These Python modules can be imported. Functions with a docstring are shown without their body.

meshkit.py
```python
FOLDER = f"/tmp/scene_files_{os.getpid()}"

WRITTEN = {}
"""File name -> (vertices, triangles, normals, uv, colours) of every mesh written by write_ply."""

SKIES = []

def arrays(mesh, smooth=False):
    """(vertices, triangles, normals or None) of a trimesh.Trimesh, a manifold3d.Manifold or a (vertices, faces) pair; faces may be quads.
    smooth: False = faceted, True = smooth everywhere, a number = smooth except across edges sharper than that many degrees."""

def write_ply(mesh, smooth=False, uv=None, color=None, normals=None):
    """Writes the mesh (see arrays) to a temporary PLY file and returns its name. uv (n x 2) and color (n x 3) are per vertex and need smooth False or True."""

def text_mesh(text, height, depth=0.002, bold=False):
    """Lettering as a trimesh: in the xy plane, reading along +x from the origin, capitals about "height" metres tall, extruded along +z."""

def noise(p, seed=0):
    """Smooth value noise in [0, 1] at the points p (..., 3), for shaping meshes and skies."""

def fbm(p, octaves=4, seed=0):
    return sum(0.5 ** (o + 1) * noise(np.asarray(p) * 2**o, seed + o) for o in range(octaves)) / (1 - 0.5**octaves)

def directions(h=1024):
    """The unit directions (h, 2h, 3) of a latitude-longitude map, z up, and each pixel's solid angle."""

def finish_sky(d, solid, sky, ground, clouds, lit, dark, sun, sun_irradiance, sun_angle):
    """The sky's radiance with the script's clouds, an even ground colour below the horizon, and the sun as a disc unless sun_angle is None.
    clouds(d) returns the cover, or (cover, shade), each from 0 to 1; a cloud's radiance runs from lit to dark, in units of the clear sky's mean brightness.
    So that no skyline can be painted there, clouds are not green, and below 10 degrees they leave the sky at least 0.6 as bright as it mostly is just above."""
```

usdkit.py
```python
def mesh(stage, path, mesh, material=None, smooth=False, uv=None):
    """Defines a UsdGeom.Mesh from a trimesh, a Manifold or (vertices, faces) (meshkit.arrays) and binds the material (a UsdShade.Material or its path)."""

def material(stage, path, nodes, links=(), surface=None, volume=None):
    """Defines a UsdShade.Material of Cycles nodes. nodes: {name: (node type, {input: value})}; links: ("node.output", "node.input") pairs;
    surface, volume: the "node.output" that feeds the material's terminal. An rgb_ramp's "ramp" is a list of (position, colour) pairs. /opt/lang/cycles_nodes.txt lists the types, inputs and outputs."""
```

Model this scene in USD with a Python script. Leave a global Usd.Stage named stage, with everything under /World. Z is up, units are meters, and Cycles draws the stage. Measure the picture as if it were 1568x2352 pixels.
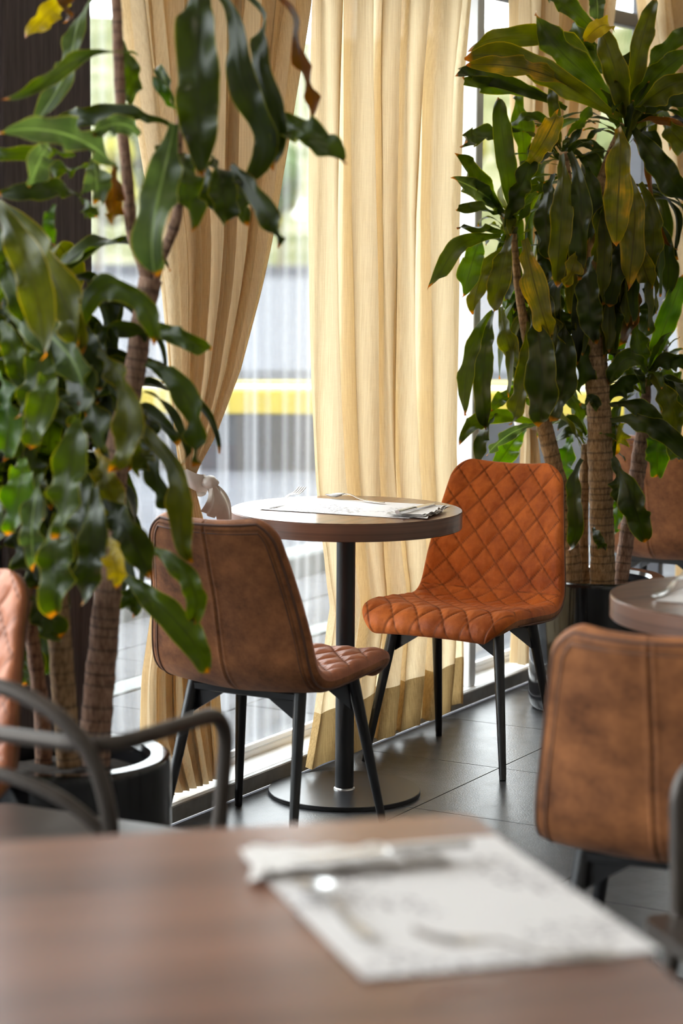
import math, random
import numpy as np, trimesh, usdkit
from scipy.interpolate import CubicSpline, interp1d
from pxr import Usd, UsdGeom, UsdLux, UsdShade, Gf, Sdf
import meshkit

stage = Usd.Stage.CreateInMemory()
UsdGeom.SetStageUpAxis(stage, UsdGeom.Tokens.z)
UsdGeom.SetStageMetersPerUnit(stage, 1.0)
UsdGeom.Xform.Define(stage, '/World')
rng = np.random.default_rng(7)

# ------------------------------------------------------------------ camera
IMG_W, IMG_H, FPX = 1568, 2352, 5200.0
CAM = np.array([0.0, 0.0, 1.463])
PITCH, ROLL = math.radians(7.06), 0.0070
FWD = np.array([0, math.cos(PITCH), -math.sin(PITCH)])
_u0, _r0 = np.array([0, math.sin(PITCH), math.cos(PITCH)]), np.array([1.0, 0, 0])
RIGHT = math.cos(ROLL) * _r0 + math.sin(ROLL) * _u0
UP = -math.sin(ROLL) * _r0 + math.cos(ROLL) * _u0
cam = UsdGeom.Camera.Define(stage, '/World/camera')
m = Gf.Matrix4d(*[float(x) for r in (list(RIGHT) + [0], list(UP) + [0], list(-FWD) + [0], list(CAM) + [1]) for x in r])
cam.AddTransformOp().Set(m)
cam.CreateFocalLengthAttr(52.0)
cam.CreateHorizontalApertureAttr(52.0 * IMG_W / FPX)
cam.CreateVerticalApertureAttr(52.0 * IMG_H / FPX)
cam.CreateFStopAttr(1.9)
cam.CreateFocusDistanceAttr(6.05)
cam.CreateClippingRangeAttr(Gf.Vec2f(0.05, 2000))
cam.CreateExposureAttr(0.7)

# ------------------------------------------------------------------ daylight: an overcast sky
sky = UsdLux.DomeLight.Define(stage, '/World/sky')
sky.CreateColorAttr(Gf.Vec3f(0.93, 0.97, 1.0))
sky.CreateIntensityAttr(1.5)


def ray(u, v):
    return FWD + RIGHT * (u - IMG_W / 2) / FPX + UP * (IMG_H / 2 - v) / FPX


def at(u, v, y):                       # the point of the place that lies at world depth y behind pixel (u, v)
    d = ray(u, v)
    return CAM + d * (y / d[1])


def on(u, v, z):                       # the point at height z behind pixel (u, v)
    d = ray(u, v)
    return CAM + d * ((z - CAM[2]) / d[2])


# window wall frame: s along the wall (away from the camera), n into the room
P0, TA = np.array([-0.2486, 5.772]), math.radians(29.4)
T = np.array([math.sin(TA), math.cos(TA)])
N = np.array([math.cos(TA), -math.sin(TA)])
WALL_ROT = math.degrees(math.atan2(N[1], N[0]))     # local x = n, local y = s


def W(s, n, z=0.0):
    p = P0 + T * s + N * n
    return np.array([p[0], p[1], z])


def wall_sz(u, v, n=0.0):              # (s, z) on the plane n behind the pixel
    d = ray(u, v)
    dn = d[0] * N[0] + d[1] * N[1]
    cn = (CAM[0] - P0[0]) * N[0] + (CAM[1] - P0[1]) * N[1]
    p = CAM + d * ((n - cn) / dn)
    return (p[0] - P0[0]) * T[0] + (p[1] - P0[1]) * T[1], p[2]


# ------------------------------------------------------------------ writing prims
used = {}


def numbered(path):
    k = used.get(path, 0)
    used[path] = k + 1
    return path if k == 0 else f'{path}_{k:03d}'


class Thing:
    def __init__(s, name, label=None, cat=None, loc=(0, 0, 0), rot=0.0, group=None, kind=None, note=True):
        s.path = numbered('/World/' + name)
        s.x = UsdGeom.Xform.Define(stage, s.path)
        s.loc, s.rot = np.array(loc, float), rot
        s.x.AddTranslateOp().Set(Gf.Vec3d(*map(float, loc)))
        s.x.AddRotateZOp().Set(float(rot))
        tag(s.x.GetPrim(), label, cat, group, kind)

    def local(s, v):
        a = math.radians(-s.rot)
        v = np.asarray(v, float) - s.loc
        return np.stack([v[:, 0] * math.cos(a) - v[:, 1] * math.sin(a), v[:, 0] * math.sin(a) + v[:, 1] * math.cos(a), v[:, 2]], 1)

    def part(s, name, mesh, mat, parent=None, smooth=30, uv=None, world=False, label=None, kind=None):
        if hasattr(mesh, 'to_mesh') or isinstance(mesh, trimesh.Trimesh):
            v, f, _ = meshkit.arrays(mesh, False)
        else:
            v, f = mesh
        v, f = np.asarray(v, float), np.asarray(f, int)
        if f.shape[1] == 4:
            f = np.vstack([f[:, [0, 1, 2]], f[:, [0, 2, 3]]])
        if world:
            v = s.local(v)
        path = numbered((parent or s.path) + '/' + name)
        pr = usdkit.mesh(stage, path, (v, f), mat, smooth=True if (uv is not None and smooth) else smooth, uv=uv)
        if label or kind:
            tag(pr.GetPrim(), label, None, None, kind)
        return path


def tag(p, label=None, cat=None, group=None, kind=None):
    for k, v in (('label', label), ('category', cat), ('group', group), ('kind', kind)):
        if v:
            p.SetCustomDataByKey(k, v)


def single(name, mesh, mat, label=None, cat=None, group=None, kind=None, smooth=30, uv=None, loc=None, rot=0.0):
    if hasattr(mesh, 'to_mesh') or isinstance(mesh, trimesh.Trimesh):
        v, f, _ = meshkit.arrays(mesh, False)
    else:
        v, f = mesh
    path = numbered('/World/' + name)
    pr = usdkit.mesh(stage, path, (np.asarray(v), np.asarray(f)), mat, smooth=True if (uv is not None and smooth) else smooth, uv=uv)
    if loc is not None:
        pr.AddTranslateOp().Set(Gf.Vec3d(*map(float, loc)))
        pr.AddRotateZOp().Set(float(rot))
    tag(pr.GetPrim(), label, cat, group, kind)
    return path


def copy_of(src, name, loc, rot, label, cat, group=None):
    path = numbered('/World/' + name)
    x = UsdGeom.Xform.Define(stage, path)
    x.AddTranslateOp().Set(Gf.Vec3d(*map(float, loc)))
    x.AddRotateZOp().Set(float(rot))
    x.GetPrim().GetReferences().AddInternalReference(Sdf.Path(src.path))
    x.GetPrim().SetInstanceable(True)
    tag(x.GetPrim(), label, cat, group)


# ------------------------------------------------------------------ mesh makers
def cat(ms):
    return trimesh.util.concatenate([m if isinstance(m, trimesh.Trimesh) else trimesh.Trimesh(*meshkit.arrays(m, False)[:2], process=False) for m in ms])


def box(x0, x1, y0, y1, z0, z1, bev=0.0):
    """A box, its edges chamfered by bev."""
    if bev <= 0:
        b = trimesh.creation.box((x1 - x0, y1 - y0, z1 - z0))
    else:
        pts = []
        hx, hy, hz = (x1 - x0) / 2, (y1 - y0) / 2, (z1 - z0) / 2
        for sx in (-1, 1):
            for sy in (-1, 1):
                for sz in (-1, 1):
                    pts += [(sx * hx, sy * (hy - bev), sz * (hz - bev)), (sx * (hx - bev), sy * hy, sz * (hz - bev)), (sx * (hx - bev), sy * (hy - bev), sz * hz)]
        b = trimesh.convex.convex_hull(np.array(pts))
    b.apply_translation(((x0 + x1) / 2, (y0 + y1) / 2, (z0 + z1) / 2))
    return b


def tube(pts, r, seg=12, caps=True, flat=None):
    """Swept tube; r a number or one per point."""
    p = np.asarray(pts, float)
    r = np.broadcast_to(np.asarray(r, float), (len(p),))
    t = np.gradient(p, axis=0)
    t /= np.linalg.norm(t, axis=1, keepdims=True) + 1e-12
    ref = np.array([0, 0, 1.0]) if abs(t[0][2]) < 0.9 else np.array([1.0, 0, 0])
    a = np.cross(t[0], ref)
    a /= np.linalg.norm(a)
    rings = []
    th = np.linspace(0, 2 * math.pi, seg, endpoint=False)
    for i in range(len(p)):
        a = a - t[i] * np.dot(a, t[i])
        a /= np.linalg.norm(a)
        b = np.cross(t[i], a)
        rings.append(p[i] + r[i] * (np.cos(th)[:, None] * a + np.sin(th)[:, None] * b))
    v = np.vstack(rings)
    f = []
    for i in range(len(p) - 1):
        for j in range(seg):
            k = (j + 1) % seg
            f += [(i * seg + j, i * seg + k, (i + 1) * seg + k), (i * seg + j, (i + 1) * seg + k, (i + 1) * seg + j)]
    if caps:
        n = len(v)
        v = np.vstack([v, p[0], p[-1]])
        e = (len(p) - 1) * seg
        for j in range(seg):
            k = (j + 1) % seg
            f += [(n, k, j), (n + 1, e + j, e + k)]
    return trimesh.Trimesh(v, np.array(f), process=False)


def smooth_path(pts, n=40, closed=False):
    p = np.asarray(pts, float)
    d = np.r_[0, np.cumsum(np.linalg.norm(np.diff(p, axis=0), axis=1))]
    return CubicSpline(d, p, axis=0)(np.linspace(0, d[-1], n))


def rounded_path(pts, rad, n=8):
    """Polyline with its corners rounded to arcs."""
    p = [np.array(q, float) for q in pts]
    out = [p[0]]
    for i in range(1, len(p) - 1):
        a, b = p[i - 1] - p[i], p[i + 1] - p[i]
        la, lb = np.linalg.norm(a), np.linalg.norm(b)
        r = min(rad, la * .49, lb * .49)
        A, B = p[i] + a / la * r, p[i] + b / lb * r
        for t in np.linspace(0, 1, n):
            out.append((1 - t) ** 2 * A + 2 * t * (1 - t) * p[i] + t * t * B)
    out.append(p[-1])
    return np.array(out)


def lathe(profile, seg=64):
    return trimesh.creation.revolve(np.asarray(profile, float), sections=seg)


def grid(v):
    """(rows, cols, 3) points to a mesh of quads."""
    r, c = v.shape[:2]
    i = np.arange(r * c).reshape(r, c)
    f = np.stack([i[:-1, :-1], i[:-1, 1:], i[1:, 1:], i[1:, :-1]], -1).reshape(-1, 4)
    return v.reshape(-1, 3), np.vstack([f[:, [0, 1, 2]], f[:, [0, 2, 3]]])


# ------------------------------------------------------------------ materials
def M(name, nodes, links, surface):
    return usdkit.material(stage, '/World/Looks/' + name, nodes, links, surface)


def plain(name, col, rough=0.5, metal=0.0, **kw):
    return M(name, {'p': ('principled_bsdf', dict(base_color=col, roughness=rough, metallic=metal, **kw))}, [], 'p.BSDF')


def noisy(name, stops, scale=(1, 1, 1), nscale=5.0, detail=4.0, rough=0.5, bump=0.0, bump_scale=None, dist=0.0, rrange=None, **kw):
    """A principled surface coloured by object-space noise."""
    nodes = {'tc': ('texture_coordinate', {}), 'mp': ('mapping', dict(scale=scale)), 'n': ('noise_texture', dict(scale=nscale, detail=detail, roughness=0.6, distortion=dist)),
             'r': ('rgb_ramp', dict(ramp=stops)), 'p': ('principled_bsdf', dict(roughness=rough, **kw))}
    links = [('tc.object', 'mp.vector'), ('mp.vector', 'n.vector'), ('n.fac', 'r.fac'), ('r.color', 'p.base_color')]
    if bump:
        nodes['n2'] = ('noise_texture', dict(scale=bump_scale or nscale * 6, detail=3.0))
        nodes['b'] = ('bump', dict(strength=bump, distance=0.01))
        links += [('mp.vector', 'n2.vector'), ('n2.fac', 'b.height'), ('b.normal', 'p.normal')]
    if rrange:
        nodes['mr'] = ('map_range', dict(from_min=0.3, from_max=0.7, to_min=rrange[0], to_max=rrange[1]))
        links += [('n.fac', 'mr.value'), ('mr.result', 'p.roughness')]
    return M(name, nodes, links, 'p.BSDF')


m_black = plain('black_metal', (0.012, 0.012, 0.014), 0.38, specular_ior_level=0.5)
m_base = plain('black_plate', (0.016, 0.016, 0.018), 0.33)
m_steel = plain('steel', (0.74, 0.73, 0.72), 0.28, 1.0)
m_arm = noisy('bronze_metal', [(0.3, (0.055, 0.044, 0.037)), (0.7, (0.09, 0.072, 0.06))], nscale=6, rough=0.36, metallic=0.35)
m_alu = plain('white_aluminium', (0.78, 0.78, 0.78), 0.3)
m_alu_dark = plain('dark_aluminium', (0.06, 0.06, 0.07), 0.4)
m_grey_skirt = noisy('grey_skirting', [(0.35, (0.18, 0.17, 0.16)), (0.65, (0.30, 0.29, 0.28))], nscale=9, rough=0.5)
m_wall = plain('wall_paint', (0.62, 0.58, 0.52), 0.8)
m_ceil = plain('ceiling_paint', (0.75, 0.74, 0.72), 0.85)
m_pot = plain('pot_gloss', (0.010, 0.010, 0.012), 0.12, coat_weight=0.3)
m_soil = noisy('soil', [(0.3, (0.012, 0.009, 0.007)), (0.7, (0.05, 0.035, 0.025))], nscale=40, rough=0.95, bump=0.6)
m_napkin = plain('napkin_paper', (0.84, 0.80, 0.77), 0.85)
m_satin = noisy('satin', [(0.3, (0.50, 0.42, 0.36)), (0.7, (0.66, 0.58, 0.52))], nscale=12, rough=0.32, sheen_weight=0.5)


def walnut(name, d, l, coat=0.12, rough=0.34, sc=(1.2, 26, 26)):
    nodes = {'tc': ('texture_coordinate', {}), 'mp': ('mapping', dict(scale=sc)),
             'n': ('noise_texture', dict(scale=1.6, detail=8.0, roughness=0.62, distortion=0.35)),
             'n2': ('noise_texture', dict(scale=0.45, detail=3.0, roughness=0.5)),
             'mx': ('mix_float', dict(fac=0.45)),
             'r': ('rgb_ramp', dict(ramp=[(0.32, d), (0.48, tuple(0.5 * (a + b) for a, b in zip(d, l))), (0.66, l)])),
             'p': ('principled_bsdf', dict(roughness=rough, coat_weight=coat, coat_roughness=0.25))}
    links = [('tc.object', 'mp.vector'), ('mp.vector', 'n.vector'), ('mp.vector', 'n2.vector'), ('n.fac', 'mx.a'), ('n2.fac', 'mx.b'), ('mx.result', 'r.fac'), ('r.color', 'p.base_color')]
    return M(name, nodes, links, 'p.BSDF')


m_wood = walnut('walnut_laminate', (0.055, 0.022, 0.014), (0.26, 0.12, 0.07), rough=.24, coat=.35)
m_wood_edge = walnut('walnut_edge', (0.022, 0.010, 0.008), (0.24, 0.115, 0.07), sc=(0.5, 0.5, 55))
m_wood_table = walnut('walnut_long', (0.085, 0.034, 0.022), (0.31, 0.14, 0.090), sc=(0.4, 7, 7), rough=0.30, coat=.25)
m_pillar = noisy('wenge_panel', [(0.3, (0.040, 0.027, 0.026)), (0.7, (0.12, 0.082, 0.080))], scale=(30, 30, 2.0), nscale=3, rough=0.55, bump=0.3)


def suede(name, d, l, seam=0.45, rough=.62, spec=.3):
    """Mottled nubuck; st.x carries the stitched grooves, where the thread is darker."""
    nodes = {'tc': ('texture_coordinate', {}), 'n': ('noise_texture', dict(scale=9.0, detail=7.0, roughness=0.68)),
             'n3': ('noise_texture', dict(scale=260.0, detail=2.0)),
             'r': ('rgb_ramp', dict(ramp=[(0.34, d), (0.64, l)])),
             'uv': ('attribute', dict(attribute='st')), 'sx': ('separate_xyz', {}),
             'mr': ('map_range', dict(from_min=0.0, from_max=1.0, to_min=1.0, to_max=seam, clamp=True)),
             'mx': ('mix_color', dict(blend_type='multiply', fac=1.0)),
             'b': ('bump', dict(strength=0.25, distance=0.002)),
             'p': ('principled_bsdf', dict(roughness=rough, sheen_weight=0.08, sheen_roughness=0.4, specular_ior_level=spec))}
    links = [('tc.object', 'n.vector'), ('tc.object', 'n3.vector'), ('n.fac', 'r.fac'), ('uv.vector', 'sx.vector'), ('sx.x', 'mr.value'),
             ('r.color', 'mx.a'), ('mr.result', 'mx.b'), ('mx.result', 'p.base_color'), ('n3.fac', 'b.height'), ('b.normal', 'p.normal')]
    return M(name, nodes, links, 'p.BSDF')


m_front = suede('cognac_nubuck', (0.35, 0.070, 0.009), (0.62, 0.150, 0.021))
m_back = suede('brown_nubuck', (0.14, 0.050, 0.020), (0.46, 0.175, 0.064))
m_front_sheen = suede('cognac_nubuck_sheen', (0.26, 0.075, 0.026), (0.46, 0.150, 0.060), rough=.48, spec=.5)  # duller cognac: the window sheen on the seat is put into the colour
m_thread = plain('seam_piping', (0.12, 0.05, 0.028), 0.6)


def leafmat(name, base, light, edge, tip=(0.42, 0.15, 0.02), trans=0.35, patch=None, rib=.5):
    base, light = tuple(.62 * x for x in base), tuple(.72 * x for x in light)
    """Glossy strap leaf: dark or pale midrib, yellow margin with its backlit glow painted in, scorched tip. st = (along, across)."""
    nodes = {'uv': ('attribute', dict(attribute='st')), 'sx': ('separate_xyz', {}),
             'c': ('math', dict(math_type='subtract', value2=0.5)), 'ab': ('math', dict(math_type='absolute')),
             'rib': ('map_range', dict(from_min=0.012, from_max=0.055, to_min=1.0, to_max=0.0, clamp=True)),
             'edg': ('map_range', dict(from_min=0.455, from_max=0.5, to_min=0.0, to_max=0.9, clamp=True)),  # thin backlit glow along the margins, put into the leaf colour
             'tc': ('texture_coordinate', {}), 'n': ('noise_texture', dict(scale=11.0, detail=3.0)),
             'st': ('mapping', dict(scale=(1.2, 46, 1))), 'n2': ('noise_texture', dict(scale=1.0, detail=2.0)),
             'tip': ('math', dict(math_type='multiply_add', value2=0.06, value3=-0.03)), 'ta': ('math', dict(math_type='add')),
             'tp': ('map_range', dict(from_min=0.955, from_max=0.985, to_min=0.0, to_max=1.0, clamp=True)),
             'r': ('rgb_ramp', dict(ramp=[(0.36, base), (0.66, light)] if patch is None else [(0.30, base), (0.52, light), (0.64, patch)])),
             'mxn': ('mix_float', dict(fac=0.3)),
             'm1': ('mix_color', dict(b=tuple(min(1, rib * x + 0.003) for x in light))), 'm2': ('mix_color', dict(b=edge)), 'm3': ('mix_color', dict(b=tip)),
             'p': ('principled_bsdf', dict(roughness=0.33, specular_ior_level=0.38)), 'tl': ('translucent_bsdf', {}),
             'hs': ('hsv', dict(saturation=1.15, value=2.6)), 'mc': ('mix_closure', dict(fac=trans)),
             'bp': ('bump', dict(strength=0.25, distance=0.002))}
    links = [('uv.vector', 'sx.vector'), ('sx.y', 'c.value1'), ('c.value', 'ab.value1'), ('ab.value', 'rib.value'), ('ab.value', 'edg.value'),
             ('tc.object', 'n.vector'), ('uv.vector', 'st.vector'), ('st.vector', 'n2.vector'), ('n.fac', 'mxn.a'), ('n2.fac', 'mxn.b'), ('mxn.result', 'r.fac'),
             ('n.fac', 'tip.value1'), ('tip.value', 'ta.value1'), ('sx.x', 'ta.value2'), ('ta.value', 'tp.value'),
             ('r.color', 'm1.a'), ('rib.result', 'm1.fac'), ('m1.result', 'm2.a'), ('edg.result', 'm2.fac'), ('m2.result', 'm3.a'), ('tp.result', 'm3.fac'),
             ('m3.result', 'p.base_color'), ('m3.result', 'hs.color'), ('hs.color', 'tl.color'), ('n2.fac', 'bp.height'), ('bp.normal', 'p.normal'),
             ('p.BSDF', 'mc.closure1'), ('tl.BSDF', 'mc.closure2')]
    return M(name, nodes, links, 'mc.closure')


LEAF = {
    'd': leafmat('leaf_dark', (0.020, 0.031, 0.004), (0.046, 0.066, 0.007), (0.20, 0.19, 0.012), trans=0.24),
    'g': leafmat('leaf_green', (0.034, 0.058, 0.005), (0.085, 0.125, 0.009), (0.26, 0.25, 0.02)),
    'o': leafmat('leaf_olive', (0.052, 0.066, 0.006), (0.14, 0.145, 0.011), (0.34, 0.25, 0.02)),
    'b': leafmat('leaf_bright', (0.050, 0.12, 0.010), (0.11, 0.20, 0.016), (0.26, 0.30, 0.03), trans=0.45),
    'y': leafmat('leaf_yellowing', (0.065, 0.085, 0.007), (0.21, 0.185, 0.014), (0.42, 0.27, 0.02), patch=(0.48, 0.27, 0.015)),
    'Y': leafmat('leaf_yellow', (0.40, 0.29, 0.012), (0.60, 0.43, 0.02), (0.5, 0.33, 0.02)),
    'r': leafmat('leaf_scorched', (0.06, 0.05, 0.008), (0.24, 0.075, 0.015), (0.40, 0.11, 0.02)),
    'p': leafmat('leaf_pale', (0.052, 0.085, 0.022), (0.115, 0.16, 0.045), (0.26, 0.25, 0.05), rib=1.9),
}


def bark(name, a, b, c):
    '''Corky cane bark: cracked plates; st.x marks the dark leaf-scar rings.'''
    nodes = {'tc': ('texture_coordinate', {}), 'mp': ('mapping', dict(scale=(150, 150, 42))), 'n': ('noise_texture', dict(scale=1.0, detail=4.0, roughness=.65)), 'r': ('rgb_ramp', dict(ramp=[(.30, a), (.48, b), (.68, c)])),
             'uv': ('attribute', dict(attribute='st')), 'sx': ('separate_xyz', {}), 'mr': ('map_range', dict(from_min=0, from_max=1, to_min=1, to_max=.38, clamp=True)), 'mx': ('mix_color', dict(blend_type='multiply', fac=1.0)),
             'b': ('bump', dict(strength=.8, distance=.004)), 'p': ('principled_bsdf', dict(roughness=.8))}
    return M(name, nodes, [('tc.object', 'mp.vector'), ('mp.vector', 'n.vector'), ('n.fac', 'r.fac'), ('uv.vector', 'sx.vector'), ('sx.x', 'mr.value'), ('r.color', 'mx.a'), ('mr.result', 'mx.b'), ('mx.result', 'p.base_color'),
                           ('n.fac', 'b.height'), ('b.normal', 'p.normal')], 'p.BSDF')


m_bark = bark('cane_bark', (.12, .065, .03), (.32, .185, .085), (.48, .31, .17))
m_bark_grey = bark('cane_bark_grey', (.12, .062, .042), (.29, .155, .10), (.46, .29, .20))


def cloth(name, a, b, trans, thin, sc=(260, 260, 7)):
    """Woven linen: warp streaks, light passes through (translucent) and a little straight between the threads."""
    nodes = {'tc': ('texture_coordinate', {}), 'mp': ('mapping', dict(scale=sc)), 'n': ('noise_texture', dict(scale=1.0, detail=5.0, roughness=0.7)),
             'mp2': ('mapping', dict(scale=(30, 30, 900))), 'n2': ('noise_texture', dict(scale=1.0, detail=2.0)), 'mxn': ('mix_float', dict(fac=0.14)),
             'r': ('rgb_ramp', dict(ramp=[(0.33, a), (0.62, b)])),
             'd': ('principled_bsdf', dict(roughness=0.9, sheen_weight=0.1, specular_ior_level=0.1)), 't': ('translucent_bsdf', {}), 'x': ('transparent_bsdf', dict(color=(1, 0.97, 0.9))),
             'm1': ('mix_closure', dict(fac=trans)), 'm2': ('mix_closure', dict(fac=thin))}
    links = [('tc.object', 'mp.vector'), ('tc.object', 'mp2.vector'), ('mp.vector', 'n.vector'), ('mp2.vector', 'n2.vector'), ('n.fac', 'mxn.a'), ('n2.fac', 'mxn.b'),
             ('mxn.result', 'r.fac'), ('r.color', 'd.base_color'), ('r.color', 't.color'), ('d.BSDF', 'm1.closure1'), ('t.BSDF', 'm1.closure2'),
             ('m1.closure', 'm2.closure1'), ('x.BSDF', 'm2.closure2')]
    return M(name, nodes, links, 'm2.closure')


m_linen = cloth('linen', (0.68, 0.53, 0.32), (0.83, 0.69, 0.46), 0.55, 0.02)
m_hem = cloth('linen_hem', (0.28, 0.175, 0.065), (0.50, 0.34, 0.15), 0.30, 0.0)


def voile():
    nodes = {'d': ('diffuse_bsdf', dict(color=(0.75, 0.75, 0.78))), 't': ('translucent_bsdf', dict(color=(0.62, 0.63, 0.66))), 'm1': ('mix_closure', dict(fac=0.6)),
             'x': ('transparent_bsdf', {}), 'lw': ('layer_weight', dict(blend=0.5)), 'mr': ('map_range', dict(from_min=0.30, from_max=0.80, to_min=0.06, to_max=0.42, clamp=True)),
             'm2': ('mix_closure', {})}
    return M('voile', nodes, [('d.BSDF', 'm1.closure1'), ('t.BSDF', 'm1.closure2'), ('lw.facing', 'mr.value'), ('mr.result', 'm2.fac'), ('x.BSDF', 'm2.closure1'), ('m1.closure', 'm2.closure2')], 'm2.closure')


m_voile = voile()
m_glass = M('window_glass', {'t': ('transparent_bsdf', dict(color=(0.97, 0.985, 0.98))), 'g': ('glossy_bsdf', dict(roughness=0.0, color=(1, 1, 1))), 'f': ('layer_weight', dict(blend=0.5)),
                             'pw': ('math', dict(math_type='power', value2=5.0)), 'ma': ('math', dict(math_type='multiply_add', value2=0.9, value3=0.02, use_clamp=True)), 'm': ('mix_closure', {})},
            [('f.facing', 'pw.value1'), ('pw.value', 'ma.value1'), ('ma.value', 'm.fac'), ('t.BSDF', 'm.closure1'), ('g.BSDF', 'm.closure2')], 'm.closure')
TILES = [noisy(f'floor_tile_{w}', [(0.3, tuple(x * k for x in (0.038, 0.039, 0.043))), (0.7, tuple(x * k for x in (0.052, 0.053, 0.057)))], nscale=14, detail=8, rough=0.4, bump=0.10, bump_scale=220, rrange=(0.30, 0.35))
         for w, k in (('dark', 0.9), ('mid', 1.05), ('pale', 1.2))]
m_grout = plain('grout', (0.10, 0.095, 0.09), 0.9)
m_asphalt = noisy('asphalt', [(0.3, (0.070, 0.073, 0.083)), (0.7, (0.098, 0.101, 0.114))], nscale=2.0, detail=10, specular_ior_level=0.05, rough=0.9)
m_asphalt_far = noisy('asphalt_far', [(0.3, (0.24, 0.25, 0.28)), (0.7, (0.32, 0.33, 0.36))], nscale=0.4, detail=6, specular_ior_level=0.05, rough=0.9)
m_kerb = noisy('kerb_concrete', [(0.3, (0.17, 0.18, 0.18)), (0.7, (0.24, 0.25, 0.25))], nscale=7, specular_ior_level=0.05, rough=0.9)
m_conc_dark = noisy('concrete_dark', [(0.3, (0.028, 0.029, 0.033)), (0.7, (0.046, 0.047, 0.053))], nscale=3, specular_ior_level=0.05, rough=0.9)
m_yellow = noisy('road_yellow', [(0.3, (0.26, 0.19, 0.006)), (0.7, (0.34, 0.26, 0.010))], nscale=5, rough=0.7)
m_white_paint = plain('road_white', (0.78, 0.78, 0.76), 0.7)
PAVERS = [noisy(f'paver_{w}', [(0.3, tuple(x * k for x in (0.085, 0.086, 0.092))), (0.7, tuple(x * k for x in (0.118, 0.118, 0.125)))], nscale=9, detail=6, specular_ior_level=0.05, rough=0.9) for w, k in (('warm', 0.92), ('mid', 1.0), ('pale', 1.1))]
m_bank = noisy('dry_grass_bank', [(0.3, (0.045, 0.058, 0.018)), (0.5, (0.10, 0.105, 0.045)), (0.68, (0.20, 0.19, 0.13))], scale=(1, 1, 3), nscale=0.35, detail=6, specular_ior_level=0.05, rough=0.95)
FOL = [noisy(f'foliage_{w}', [(0.3, a), (0.7, b)], nscale=2.0, detail=5, specular_ior_level=0.05, rough=0.8) for w, a, b in (
    ('green', (0.02, 0.042, 0.01), (0.06, 0.10, 0.025)), ('yellow', (0.11, 0.105, 0.014), (0.22, 0.20, 0.03)), ('pale', (0.06, 0.08, 0.03), (0.13, 0.155, 0.07)))]
m_treebark = plain('tree_bark', (0.10, 0.075, 0.055), 0.9)
m_white_wall = plain('white_render', (0.82, 0.82, 0.80), 0.8)
m_car = plain('white_car_paint', (0.8, 0.8, 0.8), 0.25, coat_weight=0.5)
m_tyre = plain('rubber', (0.02, 0.02, 0.02), 0.8)
m_carglass = plain('car_glass', (0.04, 0.05, 0.06), 0.1)

# ================================================================== THE SETTING
S0, S1, NW = -7.0, 5.0, 5.4                 # extent of the room along the wall, and away from it
ORG = (P0[0], P0[1], 0.0)                   # wall frame: local x = n, local y = s


def setting(name, label=None, category=None):
    return Thing(name, label, category, ORG, WALL_ROT, kind='structure')


fl = setting('floor', 'dark charcoal stone tile floor with thin pale joints', 'floor')
fl.part('screed', box(0.0, NW, S0, S1, -0.12, -0.004), m_grout)
ti = 0
for i, n0 in enumerate(np.arange(-0.163, NW, 0.6)):
    for j, s0 in enumerate(np.arange(-6.98, S1, 0.507)):
        a, b = max(n0, 0.004), min(n0 + 0.6, NW)
        c, d = max(s0, S0), min(s0 + 0.507, S1)
        if b - a < 0.05 or d - c < 0.05:
            continue
        fl.part('tile', box(a + .0012, b - .0012, c + .0012, d - .0012, -0.02, 0.0, 0.0008), TILES[int(rng.integers(3))], smooth=False)

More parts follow.
